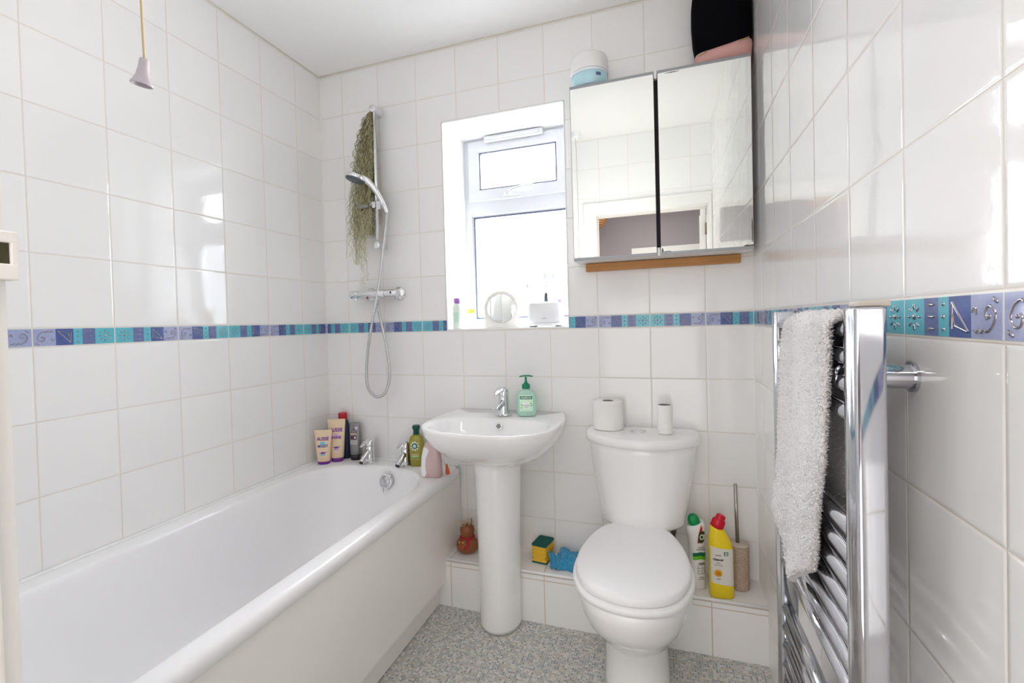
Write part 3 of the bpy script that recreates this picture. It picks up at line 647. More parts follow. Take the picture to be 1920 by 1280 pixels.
def loo_roll(loc, R, h, r, label, name, group=None):
    t_ = empty(name, label, 'toilet roll', loc, 0, group)
    m1 = MB(); m1.lathe([(r+.001, 0), (R-.004, 0), (R, .003), (R, h-.003), (R-.003, h), (r+.001, h), (r+.001, 0)], seg=56, caps=False)
    m1.build('paper', paper, t_, sharp=50)
    m1 = MB(); m1.lathe([(r+.0012, 0.0004), (r+.0012, h-.0004), (r-.0008, h-.0004), (r-.0008, .0004), (r+.0012, .0004)], seg=40, caps=False); m1.build('cardboard_core', flat('core_grey', (.42, .38, .35), .9), t_, sharp=50)
    return t_
paper = mat('tissue_paper', (.86, .85, .83), .95); q = NB(paper); q.bump(q.noise(q.pos(), 260, 2), .0012)
loo_roll((1.372, -.066, .7605), .058, .108, .0205, 'full white toilet roll standing on the left of the cistern lid', 'toilet_roll', 'toilet rolls on the cistern')
loo_roll((1.581, -.112, .7605), .027, .106, .0215, 'nearly empty thin toilet roll standing on the right of the cistern lid', 'toilet_roll', 'toilet rolls on the cistern')

# ------------------------------------------------------------------ shower
bar = empty('shower_riser_rail', 'slim vertical chrome shower rail on the back wall above the bath', 'shower rail', (.345, 0, 1.5))
mb = MB(); mb.tube([(0, -.055, .048), (0, -.055, .69)], .0095, 20, flat=.8); mb.build('rail', chrome, bar)
for z in (.678, .054):
    mb = MB(); mx = Matrix.Translation((0, 0, z)) @ Matrix.Rotation(PI/2, 4, 'X'); mb.lathe([(.0175, -.0), (.0175, .058), (.0165, .0685), (.014, .0700), (0, .0700)], mx=mx, seg=28); mb.build('wall_bracket', chrome, bar, sharp=40)
mb = MB(); mb.box(-.030, .034, -.082, -.036, .220, .252, .007); mb.tube([(.02, -.07, .222), (.034, -.088, .252)], .0155, 18); mb.build('slider', chrome, bar, sharp=40)
mb = MB(); mb.box(-.075, -.018, -.095, -.035, .221, .226, .002); mb.box(-.075, -.018, -.097, -.094, .221, .236, .001); mb.box(-.077, -.074, -.097, -.035, .221, .236, .001)
mb.build('soap_tray', mat('clear_tray_plastic', (.75, .78, .74), .08, trans=.7), bar)
hs = empty('hand_shower', 'chrome hand shower head hooked on the vertical rail over the hanging plant', 'shower head', (.345, 0, 1.5))
hp = spline([(.058, -.062, .196), (.050, -.078, .235), (.034, -.105, .285), (.012, -.128, .322), (-.012, -.145, .343)], 6)
mb = MB(); mb.tube(hp, [.0105]*6+[.012]*6+[.013]*6+[.0145]*7, 20); mb.build('handle', chrome, hs)
ax = Matrix.Translation((-.034, -.160, .342)) @ Matrix.Rotation(math.radians(14), 4, 'Y') @ Matrix.Rotation(math.radians(-9), 4, 'X') @ Matrix.Diagonal((1.12, 1.12, 1.0, 1))
mb = MB(); mb.lathe([(.0, .018), (.018, .016), (.032, .010), (.0385, .001), (.0385, -.008), (.0370, -.010)], mx=ax, seg=40); mb.build('head', chrome, hs, sharp=45)
mb = MB(); mb.lathe([(.0375, -.0085), (.0365, -.0160), (.030, -.0185), (.020, -.0190), (0, -.0190)], mx=ax, seg=40)
for k in range(26):
    rr_ = (.010, .018, .027)[k % 3]; an = k*2.4; mb.sphere(ax @ Vector((rr_*math.cos(an), rr_*math.sin(an), -.0188)), .0018, 6, 4)
mb.build('spray_plate', flat('spray_plate_grey', (.09, .11, .12), .35), hs)
mb = MB()
hpts = [(.402, -.062, 1.70), (.394, -.062, 1.63), (.374, -.062, 1.52), (.353, -.066, 1.38), (.332, -.085, 1.24), (.292, -.075, 1.10), (.266, -.06, .98), (.270, -.06, .90), (.298, -.06, .862), (.328, -.06, .854), (.362, -.058, .875), (.385, -.056, .93), (.386, -.055, 1.0), (.372, -.055, 1.10), (.352, -.058, 1.20), (.338, -.06, 1.27), (.336, -.06, 1.312)]
sp = spline(hpts, 60); mb.tube(sp, [.0066*(1+.09*math.sin(i*1.25)) for i in range(len(sp))], 14)
tag(mb.build('shower_hose', hose_m), 'flexible ribbed metal shower hose looping below the wall mixer', 'shower hose')
mxv = empty('shower_mixer_valve', 'horizontal chrome bar shower valve with wall flanges on the back wall', 'shower valve', (.32, -.058, 1.331))
mb = MB(); mx = Matrix.Rotation(PI/2, 4, 'Y'); mb.lathe([(.0, -.085), (.018, -.085), (.0195, -.082), (.0195, .055), (.018, .058), (.014, .0585), (.014, .0615)], mx=mx, seg=32)
mb.tube([(.016, 0, -.012), (.016, 0, -.026)], .0085, 16); mb.build('body', chrome, mxv, sharp=40)
mb = MB(); mb.lathe([(.0, -.126), (.0175, -.126), (.0195, -.123), (.0195, -.090), (.0165, -.087)], mx=mx, seg=32); mb.tube([(-.10, 0, -.018), (-.10, 0, -.026)], .006, 12); mb.build('flow_knob', chrome, mxv, sharp=40)
mb = MB(); mb.lathe([(.0145, .0595), (.018, .062), (.018, .119), (.016, .122), (0, .122)], mx=mx, seg=32); mb.build('temperature_knob', chrome, mxv, sharp=40)
mb = MB(); mb.sphere((.097, -.0175, .002), (.0045, .003, .0055), 12, 8); mb.build('temperature_button', dark_m, mxv)
for x in (-.055, .098):
    mb = MB(); mx2 = Matrix.Translation((x, .058, 0)) @ Matrix.Rotation(PI/2, 4, 'X'); mb.lathe([(.031, 0), (.032, .003), (.029, .008), (.018, .012), (.0155, .014), (.0155, .05)], mx=mx2, seg=36); mb.build('wall_flange', chrome, mxv, sharp=40)
mb = MB(); mb.sphere((-.030, -.014, -.017), (.006, .004, .004), 10, 6); mb.build('red_mark', flat('red_mark', (.35, .02, .06), .4), mxv)

# hanging air plant: curly strands
mb = MB(); rnd = random.Random(3)
PM = [mat('moss_%d' % i, c, .85) for i, c in enumerate([(.27, .26, .12), (.47, .45, .25), (.66, .63, .44), (.20, .16, .07)])]
def strand(x0, y0, z0, x1, y1, z1, amp, r, mi):
    L = abs(z1-z0); n = max(8, int(L/.0055)); ph, ph2 = rnd.uniform(0, 6.3), rnd.uniform(0, 6.3); fr_ = rnd.uniform(90, 230); amp *= rnd.uniform(.6, 1.35); pts = []; dx = dy = 0
    for i in range(n+1):
        t_ = i/n; e = t_*t_*(3-2*t_); dx = dx*.93+rnd.gauss(0, amp*.28); dy = dy*.93+rnd.gauss(0, amp*.28); k = min(1, t_*5)
        z = z0+(z1-z0)*t_
        pts.append((x0+(x1-x0)*(t_**.6)+k*(amp*math.sin(z*fr_+ph)+dx), min(-.012, y0+(y1-y0)*(t_**.6)+k*(amp*.8*math.cos(z*fr_*.9+ph2)+dy)), z+k*amp*.5*math.sin(z*fr_*1.7+ph)))
    mb.mi = mi; mb.tube(pts, r, 4, caps=False)
for i in range(215):
    t_ = rnd.random(); zt = 2.168-.012*rnd.random(); ln = .12+.50*rnd.random()**1.2
    x1 = .328-rnd.uniform(-.008, .112)*min(1, .5+ln*1.2); zs = zt if i % 3 else 2.15-rnd.random()*.3
    xs = .330+rnd.uniform(-.005, .005) if i % 3 else .328-rnd.uniform(0, .075)*min(1, (2.16-zs)*5)
    strand(xs, -.055+rnd.uniform(-.004, .004), zs, x1, -.06+rnd.uniform(-.045, .035), max(1.60, zs-ln), .0062, rnd.uniform(.0007, .0012), rnd.choice((0, 1, 1, 2, 3)) if zs > 1.9 else rnd.choice((1, 2, 2)))
for i in range(46):
    x = .31-rnd.uniform(0, .125); strand(x+.02, -.06, rnd.uniform(1.70, 1.85), x, -.06+rnd.uniform(-.03, .03), rnd.uniform(1.47, 1.66), .0055, .0010, rnd.choice((1, 2, 2)))
for x, z in ((.272, 1.375), (.262, 1.37), (.285, 1.40), (.268, 1.45), (.235, 1.47), (.25, 1.50), (.29, 1.48)):
    strand(x-.01, -.062, 1.68, x, -.064, z, .006, .0011, rnd.choice((1, 2)))
mb.mi = 3; mb.tube([(.336, -.06, 2.175), (.331, -.058, 2.145), (.327, -.06, 2.10)], [.006, .010, .006], 8)
tag(mb.build('air_plant', PM), 'curly grey-green air plant hanging in a long tuft from the shower rail', 'air plant')

# ------------------------------------------------------------------ mirror cabinet
cab = empty('mirror_cabinet', 'two-door mirrored bathroom cabinet hanging on the back wall beside the window', 'cabinet', (0, 0, 0))
cx0, cx1, cz0, cz1 = 1.264, 1.880, 1.410, 2.070
mb = MB(); yb = -.122
mb.box(cx0, cx0+.014, yb, 0-.001, cz0, cz1, .001); mb.box(cx1-.014, cx1, yb, -.001, cz0, cz1, .001); mb.box(cx0+.0135, cx1-.0135, yb+.0003, -.0013, cz0+.0003, cz0+.014, .001); mb.box(cx0+.0135, cx1-.0135, yb+.0003, -.0013, cz1-.014, cz1-.0003, .001)
mb.box(cx0+.002, cx1-.002, -.006, -.0016, cz0+.002, cz1-.002); mb.box(1.568, 1.578, yb+.0006, -.006, cz0+.002, cz1-.002)
mb.build('carcass', cab_white, cab)
def mdoor(xa, xb, hx, yaw, tip):
    hinge = Matrix.Translation((hx, yb-.004, (cz0+cz1)/2)) @ Matrix.Rotation(math.radians(yaw), 4, 'Z') @ Matrix.Rotation(math.radians(tip), 4, 'X')
    m1 = MB(); m1.box(xa-hx, xb-hx, -.005, -.0, -.318, .318, mx=hinge); d = m1.build('mirror_door', mirror_m, cab)
    for a_, b_ in ((.318, .3275), (-.3285, -.318)): m1 = MB(); m1.box(xa-hx-.001, xb-hx+.001, -.0065, .0015, a_, b_, mx=hinge); m1.build('edge_strip', alu, d)
    for a_ in (xa-hx-.0012, xb-hx): m1 = MB(); m1.box(a_, a_+.0012, -.0055, 0, -.318, .318, mx=hinge); m1.build('mirror_edge', mirror_edge, d)
    return d, hinge
dl, h1 = mdoor(cx0+.001, 1.5655, cx0+.001, 0, .85)
dr, h2 = mdoor(1.5805, cx1-.001, cx1-.001, 0, .85)
mb = MB(); mb.box(1.5668, 1.5792, yb-.002, yb, cz0+.03, cz1-.03); mb.build('door_gap_shade', gap_shade, cab)  # black strip painted in for the shade between the mirror doors
for z in (cz0-.002, cz1-.028):
    mb = MB(); mb.box(1.5680, 1.5785, yb-.012, yb+.002, z, z+.030, .002); mb.build('hinge_clip', cab_white, cab)
# tarnish patches on the mirror corners
mb = MB()
def blotch(cx, cz, rx, rz, n=14, seed=1):
    r2 = random.Random(seed); py = lambda z: yb-.0094-(z-1.74)*math.tan(math.radians(.85)); c = mb.bm.verts.new((cx, py(cz), cz)); vs = []
    for i in range(n): zz = cz+rz*math.sin(2*PI*i/n)*r2.uniform(.5, 1); vs.append(mb.bm.verts.new((cx+rx*math.cos(2*PI*i/n)*r2.uniform(.5, 1), py(zz), zz)))
    for i in range(n): mb.face((c, vs[i], vs[(i+1) % n]))
mb.bm.free(); mb = MB()
for a in ((1.865, 1.4235, .022, .005), (1.876, 1.47, .0025, .05), (1.586, 1.428, .004, .012), (1.60, 1.4225, .018, .003), (1.285, 1.4215, .016, .002), (1.70, 1.4215, .03, .0012), (1.63, 2.0535, .03, .0018)): mb = MB(); blotch(*a, seed=int(a[0]*1000)); mb.build('tarnish_spot', mirror_edge, dl if a[0] < 1.57 else dr)
mb = MB(); mb.box(1.293, 1.853, -.030, -.001, 1.378, 1.4085, .002)
for x in (1.31, 1.33, 1.55, 1.79): mb.tube([(x, -.0295, 1.393), (x, -.0308, 1.393)], .003, 8)
tag(mb.build('wooden_batten', wood), 'orange-brown pine batten screwed to the wall under the mirror cabinet', 'batten')

tub = empty('cream_tub', 'round tub with white screw lid and pale blue body on top of the mirror cabinet', 'tub', (1.331, -.072, cz1))
mb = MB(); mb.lathe([(.060, 0.0005), (.064, .004), (.0685, .030), (.0685, .058), (.064, .064)], seg=48); body = mb.build('pot', flat('pale_blue_plastic', (.48, .72, .80), .3), tub)
mb = MB(); mb.lathe([(.0705, .060), (.0725, .064), (.071, .10), (.068, .118), (.064, .123), (.05, .1245), (.0, .1245)], seg=48); mb.build('lid', flat('tub_lid_white', (.82, .82, .81), .35), tub, sharp=50)
mb = MB(); mb.lathe([(.0695, .050), (.0695, .0590)], seg=48, caps=False); mb.build('rim_band', flat('tub_band_white', (.80, .82, .83), .3), tub)
mb = MB()
mb.grid([[Vector((.0689*math.cos(a), .0689*math.sin(a), z)) for a in [math.radians(-62+k*2.2) for k in range(9)]] for z in (.028, .034, .040)], closed=False)
mb.build('printed_mark', flat('tub_mark', (.12, .14, .28), .5), body)
bag = empty('toiletry_bag', 'black fabric bag with a pink leather base on the cabinet in the corner', 'bag', (1.80, -.068, cz1+.0005))
mb = MB(); rg = []
for z, rx, ry, dx in ((.028, .082, .040, 0), (.04, .090, .048, 0), (.09, .0955, .052, -.002), (.16, .0975, .053, -.004), (.22, .0965, .052, -.004), (.28, .093, .048, -.001), (.325, .083, .038, 0), (.335, .07, .026, 0)): rg.append(se(rx, ry, z, 3.2, dx, 0, 56))
mb.grid(rg, cap0=True, cap1=True); mb.build('fabric_body', mat('black_fabric', (.002, .002, .003), .95, spec=.1), bag)
mb = MB(); rg = []
for z, rx, ry in ((.0, .082, .045), (.004, .089, .053), (.020, .0935, .0575), (.036, .0935, .0565), (.044, .0915, .0515)): rg.append([Vector((p.x, p.y, p.z+(.022*max(0, (p.x+.02)/.1) if z > .01 else 0))) for p in se(rx, ry, z, 3.0, 0, 0, 56)])
mb.grid(rg, cap0=True, cap1=True); pb = mb.build('leather_base', flat('pink_leather', (.62, .34, .31), .5), bag)
for k in (0, 1): mb = MB(); mb.tube([Vector(((-.082+.0*k) if k == 0 else .045, -.0545, .026+(.026*k))), Vector(((-.055) if k == 0 else .078, -.0588 if k == 0 else -.050,   .036+(.026*k)))], .0022, 8); mb.build('zip', flat('gold_zip', (.50, .38, .18), .3, metal=1), pb)

# pull cord
cdx, cdy = 1.045, -1.568
pc = empty('light_pull_cord', 'thin tan cord with a pale bell-shaped pull hanging from the ceiling', 'pull cord', (cdx, cdy, 1.455))
mb = MB(); mb.lathe([(.030, H-1.455-.0005), (.030, H-1.455-.020), (.026, H-1.455-.036), (.012, H-1.455-.040), (.006, H-1.455-.052)][::-1], seg=32); mb.build('ceiling_switch', upvc, pc, sharp=40)
mb = MB(); mb.tube(spline([(-.002, 0, H-1.455-.045), (.001, 0, .5), (-.001, 0, .2), (.0, 0, .09), (.0015, 0, .030)], 8), .00125, 8); mb.build('cord', flat('tan_cord', (.34, .26, .15), .8), pc)
mb = MB(); bx = Matrix.Rotation(math.radians(-13), 4, 'Y') @ Matrix.Rotation(math.radians(-10), 4, 'X')
bx = Matrix.Translation((.0015, 0, .0318)) @ Matrix.Rotation(math.radians(12), 4, 'Y') @ Matrix.Translation((0, 0, -.0318))
mb.lathe([(.0, .0318), (.0042, .0318), (.0047, .030), (.0052, .022), (.0066, .014), (.0092, .008), (.0108, .0055), (.0108, .0036), (.0096, .0036), (.0075, .008), (.0, .010)], mx=bx, seg=32)
mb.build('bell_pull', flat('pull_grey', (.30, .275, .305), .4), pc, sharp=50)

# ------------------------------------------------------------------ window sill things
def simple_bottle(name, label, cat, loc, prof, m, capm, cap, rotz=0, group=None, n=2, capname='cap'):
    t_ = empty(name, label, cat, loc, rotz, group); P = Prof([(z, rx, ry, nn) for z, rx, ry, nn in prof])
    m1 = MB(); m1.grid(P.rings(N=40), cap0=True, cap1=True); b_ = m1.build('body', m, t_)
    m1 = MB(); m1.lathe(cap, seg=30, sy=1); m1.build(capname, capm, t_, sharp=40); return t_, P, b_
SZ = WZ0+.0003
t_, P, b_ = simple_bottle('toiletry_bottle', 'pale green bottle with purple cap at the left end of the window sill', 'bottle', (.694, .04, SZ), [(0, .020, .016, 3), (.004, .022, .018, 3), (.10, .022, .018, 3), (.112, .016, .014, 2.4), (.116, .012, .012, 2)],
    flat('pale_mint_plastic', (.74, .84, .76), .35), flat('purple_cap', (.36, .16, .46), .35), [(.0155, .116), (.0165, .118), (.0165, .137), (.0155, .139), (0, .139)])
mb = MB(); text(mb, 'CARE', .009, lambda u, v, w_: P.front(u, .055+v, .0004+w_)) if 0 else patch(mb, P, -.012, .012, .03, .075); mb.build('label', flat('mint_label', (.58, .80, .66), .4), b_)
t_, P, b_ = simple_bottle('toiletry_tube', 'small white tube with a lime green band behind the sill bottle', 'tube', (.742, .085, SZ), [(0, .015, .013, 2.2), (.03, .017, .013, 2.2), (.093, .020, .004, 2.2), (.098, .020, .0015, 2.2)],
    flat('white_tube', (.84, .86, .83), .35), flat('white_tube_cap', (.85, .86, .85), .3), [(.0125, -.0001), (.0135, .004), (.0135, .010)])
mb = MB(); mb.grid(P.rings(.070, .088, .0006, 40)); mb.build('lime_band', flat('lime', (.58, .78, .10), .4), b_)
vm = empty('vanity_mirror', 'round vanity mirror in a white arched stand on the window sill', 'mirror', (.895, .075, SZ), math.radians(12))
mb = MB(); N = 40; R_ = .077; zc_ = .088
def arch(y, k=0):
    pts = [Vector((-R_+k, y, .002+k))]+[Vector(((R_-k)*math.cos(PI-PI*i/N), y, zc_+(R_-k)*math.sin(PI-PI*i/N))) for i in range(N+1)]+[Vector((R_-k, y, .002+k))]; return pts
mb.grid([arch(.010, .003), arch(.009), arch(-.008), arch(-.010, .003)], cap0=True, cap1=True, smooth=False); mb.box(-R_, R_, -.03, .03, 0, .005, .002)
mb.build('stand', flat('cream_white_stand', (.84, .83, .79), .35), vm)
mb = MB(); mx = Matrix.Translation((0, -.0102, .086)) @ Matrix.Rotation(PI/2, 4, 'X'); mb.lathe([(.064, .0), (.064, .0022), (.0, .0022)], mx=mx, seg=48); mb.build('mirror_disc', mirror_m, vm, sharp=30)
mb = MB(); mb.lathe([(.0655, .0), (.0655, .0032), (.0642, .0032), (.0642, .0)], mx=mx, seg=48, caps=False); mb.build('mirror_rim', flat('rim_grey', (.5, .5, .5), .4), vm)
hd = empty('toothbrush_holder', 'rounded white toothbrush holder box on the right of the window sill', 'holder', (1.098, .085, SZ))
mb = MB(); mb.grid([se(a, b, z, 4.5, 0, 0, 56) for a, b, z in ((.070, .030, .014), (.0745, .0345, .017), (.0765, .0365, .03), (.0765, .0365, .100), (.075, .035, .1035), (.070, .030, .1035), (.070, .030, .022))], cap0=True, cap1=True); bx_ = mb.build('box', flat('holder_white', (.80, .80, .81), .35), hd)
mb = MB(); mb.grid([se(a, b, z, 4.5, 0, 0, 56) for a, b, z in ((.078, .039, .0045), (.079, .040, .0065), (.079, .040, .011), (.077, .038, .0135))], cap0=True, cap1=True); mb.build('base_tray', upvc, hd)
for x in (-.058, .058):
    mb = MB(); mb.box(x-.012, x+.012, -.028, .028, 0, .0045, .001); mb.build('foot', flat('foot_grey', (.35, .35, .36), .5), hd)
mb = MB(); text(mb, 'aaa', .009, lambda u, v, w_: Vector((u, -.0366-w_, .03+v))) if 0 else mb.box(-.012, .008, -.0372, -.0364, .034, .0375, .0002); mb.build('maker_mark', flat('mark_grey', (.45, .45, .46), .5), bx_)
def brush(label, base, top, r0, headcol, dark, group='toothbrushes in the holder', electric=False, hc=(.85, .86, .87)):
    b0, t1 = Vector(base), Vector(top); d = (t1-b0); o = empty('toothbrush', label, 'toothbrush', base, 0, group)
    m1 = MB(); m1.tube([d*k for k in (0, .25, .5, .72, .9)], [r0, r0, r0*.8, r0*.55, r0*.5], 10); m1.build('handle', flat('brush_handle', hc, .3), o)
    m1 = MB(); e = d*.9; m1.tube([e, e+d.normalized()*.022], [.0045, .005], 10, flat=.6); m1.build('head', flat('brush_head', headcol, .4), o)
    m1 = MB()
    for k in range(3): p = e+d.normalized()*(.004+.006*k); m1.tube([p, p+Vector((-.004, -.010, .0))], .0028, 8)
    m1.build('bristles', flat('bristle', headcol if not electric else (.35, .55, .75), .8), o)
    if dark: m1 = MB(); p = d*.5; m1.tube([d*.42, d*.60], [r0*1.15, r0*.9], 10); m1.build('grip', flat('dark_grip', (.05, .07, .09), .5), o)
HBz = SZ+.023
brush('thin beige manual toothbrush leaning left in the white holder', (1.060, .085, HBz), (1.018, .085, HBz+.165), .0033, (.62, .58, .52), False, hc=(.62, .58, .52))
brush('electric toothbrush with dark grip and blue bristles in the holder', (1.098, .080, HBz), (1.102, .082, HBz+.205), .0075, (.75, .80, .86), True, electric=True)
brush('white electric toothbrush with blue bristles, rightmost tall one in the holder', (1.132, .088, HBz), (1.136, .088, HBz+.205), .0070, (.72, .80, .90), False, electric=True)
mb = MB(); mb.tube([(1.158, .088, HBz), (1.159, .088, HBz+.10)], [.007, .0055], 12); o = mb.build('interdental_stick', flat('cream_stick', (.80, .77, .70), .4)); tag(o, 'short cream stick with a pink ring at the right end of the holder', 'toothbrush')
mb = MB(); mb.tube([(1.1588, .088, HBz+.083), (1.1589, .088, HBz+.092)], .0072, 12); mb.build('pink_ring', flat('pink_ring', (.72, .25, .35), .4), o)

# ------------------------------------------------------------------ bottles on the bath rim
cream = flat('cream_tube_plastic', (.80, .63, .43), .38); purple = flat('purple_plastic', (.17, .03, .28), .35)
p_ink = flat('purple_ink', (.20, .03, .36), .5); b_ink = flat('light_blue_ink', (.18, .55, .75), .5); pk_ink = flat('pink_ink', (.85, .45, .42), .5)
def aussie(label, loc, rz, h, wd, lines, inks):
    t_ = empty('hair_product_tube', label, 'tube', loc, rz, 'cream hair product tubes'); c = h*.085
    P = Prof([(c, wd*.34, wd*.26, 2.3), (c+h*.05, wd*.37, wd*.27, 2.3), (h*.35, wd*.41, wd*.24, 2.3), (h*.7, wd*.46, wd*.13, 2.3), (h*.95, wd*.50, wd*.03, 2.5), (h, wd*.50, wd*.018, 2.5)])
    m1 = MB(); m1.grid(P.rings(N=44), cap0=True, cap1=True); b = m1.build('tube', cream, t_)
    m1 = MB(); m1.grid([se(wd*a, wd*bb, z, 2.3, 0, 0, 40) for a, bb, z in ((.32, .25, 0), (.335, .265, .002), (.345, .27, c*.95), (.33, .255, c))], cap0=True, cap1=True); m1.build('cap', purple, t_, sharp=40)
    for s_, size, z, mm, sx in lines:
        m1 = MB(); text(m1, s_, size, lambda u, v, w_: P.front(u, h*z+v, .0004+w_), sx=sx, bold=size*.03); m1.build('lettering', mm, b)
    m1 = MB(); k_ = wd                                   # hopping animal silhouette
    sil = [(-.23, .02), (-.12, .035), (-.05, .07), (.05, .075), (.12, .05), (.20, .075), (.24, .055), (.17, .02), (.10, .0), (.12, -.06), (.07, -.055), (.04, -.01), (-.02, -.02), (-.02, -.07), (-.07, -.06), (-.06, -.0), (-.12, .0)]
    vs = [m1.bm.verts.new(P.front(x*k_, h*.335+y*k_, .0009)) for x, y in sil]; cc = m1.bm.verts.new(P.front(.02*k_, h*.335+.025*k_, .0012))
    for i in range(len(vs)): m1.face((vs[i], vs[(i+1) % len(vs)], cc))
    m1.build('animal_print', p_ink, b)
    m1 = MB(); patch(m1, P, -wd*.13, wd*.13, h*.27, h*.31, .0005, 6, 3); m1.build('colour_flourish', inks, b); m1 = MB(); patch(m1, P, -wd*.14, wd*.12, h*.57, h*.66, .0004, 6, 3); m1.build('colour_flourish', inks, b)
    m1 = MB(); text(m1, 'miracle conditioner', h*.042, lambda u, v, w_: P.front(u, h*.175+v, .0004+w_)); text(m1, 'with aloe', h*.036, lambda u, v, w_: P.front(u, h*.135+v, .0004+w_)); m1.build('small_print', pk_ink, b)
    return t_
aussie('smaller cream tube with purple cap reading MOIST, leftmost on the bath rim', (.066, -.132, ZR+.0003), math.radians(26), .158, .080, [('AUSSIE', .0215, .70, p_ink, .82), ('MOIST', .017, .50, flat('navy_ink', (.08, .05, .28), .5), .95)], b_ink)
aussie('taller cream tube with purple cap reading SHINE, beside the MOIST tube', (.100, -.078, ZR+.0003), math.radians(24), .200, .084, [('AUSSIE', .0235, .71, p_ink, .82), ('SHINE', .019, .54, p_ink, .95)], flat('lilac_ink', (.62, .42, .75), .5))
t_, P, b_ = simple_bottle('shower_gel_bottle', 'dark navy bottle with red cap behind the cream tubes in the corner', 'bottle', (.098, -.028, ZR+.0003), [(0, .030, .016, 3), (.004, .033, .0185, 3), (.08, .034, .019, 3), (.16, .032, .018, 3), (.182, .024, .016, 2.6), (.188, .019, .015, 2.2)],
    flat('navy_plastic', (.015, .025, .06), .3), flat('red_cap', (.48, .01, .03), .35), [(.0195, .188), (.0205, .190), (.0205, .219), (.019, .221), (0, .221)], rotz=math.radians(15))
gt = empty('shower_tube', 'grey shower gel tube with black cap and house-shaped label beside the left bath tap', 'tube', (.172, -.036, ZR+.0003), math.radians(14))
PG = Prof([(.026, .023, .018, 2.4), (.05, .025, .018, 2.3), (.11, .026, .013, 2.3), (.172, .026, .003, 2.4), (.178, .026, .0015, 2.4)])
mb = MB(); mb.grid(PG.rings(N=40), cap0=True, cap1=True); gb = mb.build('tube', flat('grey_silver_tube', (.25, .25, .26), .3, metal=.3), gt)
mb = MB(); mb.grid([se(a, b, z, 2.4, 0, 0, 40) for a, b, z in ((.0215, .017, 0), (.0228, .018, .002), (.0235, .0185, .025), (.022, .017, .0265))], cap0=True, cap1=True); mb.build('cap', flat('black_cap', (.01, .01, .012), .35), gt)
brown = flat('brown_print', (.10, .045, .04), .5); wi = flat('white_print', (.80, .80, .80), .5)
mb = MB(); patch(mb, PG, -.018, .013, .098, .132, .0004, 8, 5)
v3 = [mb.bm.verts.new(PG.front(u, z, .0006)) for u, z in ((-.018, .132), (.013, .132), (-.0025, .152))]; mb.face(v3); mb.build('house_print', brown, gb)
mb = MB(); patch(mb, PG, -.018, .013, .119, .129, .0008, 8, 2); lbl = mb.build('white_banner', flat('banner_cream', (.70, .66, .60), .5), gb)
mb = MB(); text(mb, 'COCONUT', .0066, lambda u, v, w_: PG.front(u-.0025, .1218+v, .0012+w_), bold=.0002); mb.build('banner_lettering', brown, lbl)
mb = MB(); fr2 = ((-.0175, .0155, .0755, .0765), (-.0175, .0155, .0955, .0965), (-.0175, -.0165, .0755, .0965), (.0145, .0155, .0755, .0965))
for a, b, c, d in fr2: patch(mb, PG, a, b, c, d, .0006, 6, 2)
text(mb, 'ORIGINAL', .0072, lambda u, v, w_: PG.front(u-.001, .0875+v, .0006+w_), bold=.0002); text(mb, 'SOURCE', .0082, lambda u, v, w_: PG.front(u-.001, .0780+v, .0006+w_), bold=.0002); mb.build('boxed_lettering', wi, gb)
lwp = flat('lilac_white_print', (.62, .58, .72), .5)
mb = MB(); patch(mb, PG, .003, .016, .146, .158, .0012, 5, 4); mb.build('round_print', lwp, gb)
mb = MB(); patch(mb, PG, .001, .010, .103, .112, .001, 4, 3); mb.build('flower_print', lwp, gb)

ol = empty('shampoo_bottle', 'olive green shampoo bottle with dark green cap beside the right bath tap', 'bottle', (.512, -.048, ZR+.0003), math.radians(16))
PO = Prof([(0, .026, .019, 3.2), (.004, .029, .0215, 3.2), (.06, .0305, .022, 3.0), (.105, .0335, .023, 2.8), (.125, .031, .022, 2.6), (.138, .020, .018, 2.2), (.142, .0135, .0135, 2)])
olm = mat('olive_shampoo', (.36, .33, .03), .18, trans=.15, coat=.3)
mb = MB(); mb.grid(PO.rings(N=44), cap0=True, cap1=True); ob_ = mb.build('bottle', olm, ol)
mb = MB(); mb.lathe([(.0135, .141), (.0145, .143), (.0135, .160), (.0175, .170), (.018, .178), (.015, .183), (.0, .184)], seg=32); mb.build('cap', flat('dark_green_cap', (.0, .07, .05), .35), ol, sharp=40)
cw = flat('cream_print', (.78, .76, .58), .5)
mb = MB()
for k in range(9):
    a = 2*PI*k/9; c0 = (-.004+.0145*math.cos(a), .093+.0165*math.sin(a)); c = mb.bm.verts.new(PO.front(*c0, .0006))
    vs = [mb.bm.verts.new(PO.front(c0[0]+.0065*math.cos(a)*math.cos(x)-.0045*math.sin(a)*math.sin(x), c0[1]+.0065*math.sin(a)*math.cos(x)+.0045*math.cos(a)*math.sin(x), .0006)) for x in [2*PI*i/10 for i in range(10)]]
    for i in range(10): mb.face((c, vs[i], vs[(i+1) % 10]))
mb.build('flower_print', cw, ob_)
def disc(mb, P, cu_, cz_, r0, r1, w_, n=28):
    rings = [[P.front(cu_+r*math.cos(2*PI*i/n), cz_+r*math.sin(2*PI*i/n), w_) for i in range(n)] for r in (r0, r1)]; mb.grid(rings)
dg = flat('teal_green_print', (.01, .12, .11), .5)
mb = MB(); disc(mb, PO, -.004, .093, .0006, .0135, .001); g1 = mb.build('round_badge', dg, ob_)
mb = MB(); disc(mb, PO, -.004, .093, .0004, .0075, .0014); mb.build('badge_centre', flat('pale_badge', (.62, .72, .66), .5), g1)
mb = MB(); patch(mb, PO, -.019, .014, .052, .057, .0006, 6, 2); mb.build('coral_line', flat('coral_print', (.75, .40, .28), .5), ob_)
mb = MB(); patch(mb, PO, -.019, .014, .042, .051, .0006, 6, 2); g2 = mb.build('green_band', flat('fresh_green_print', (.18, .55, .12), .5), ob_)
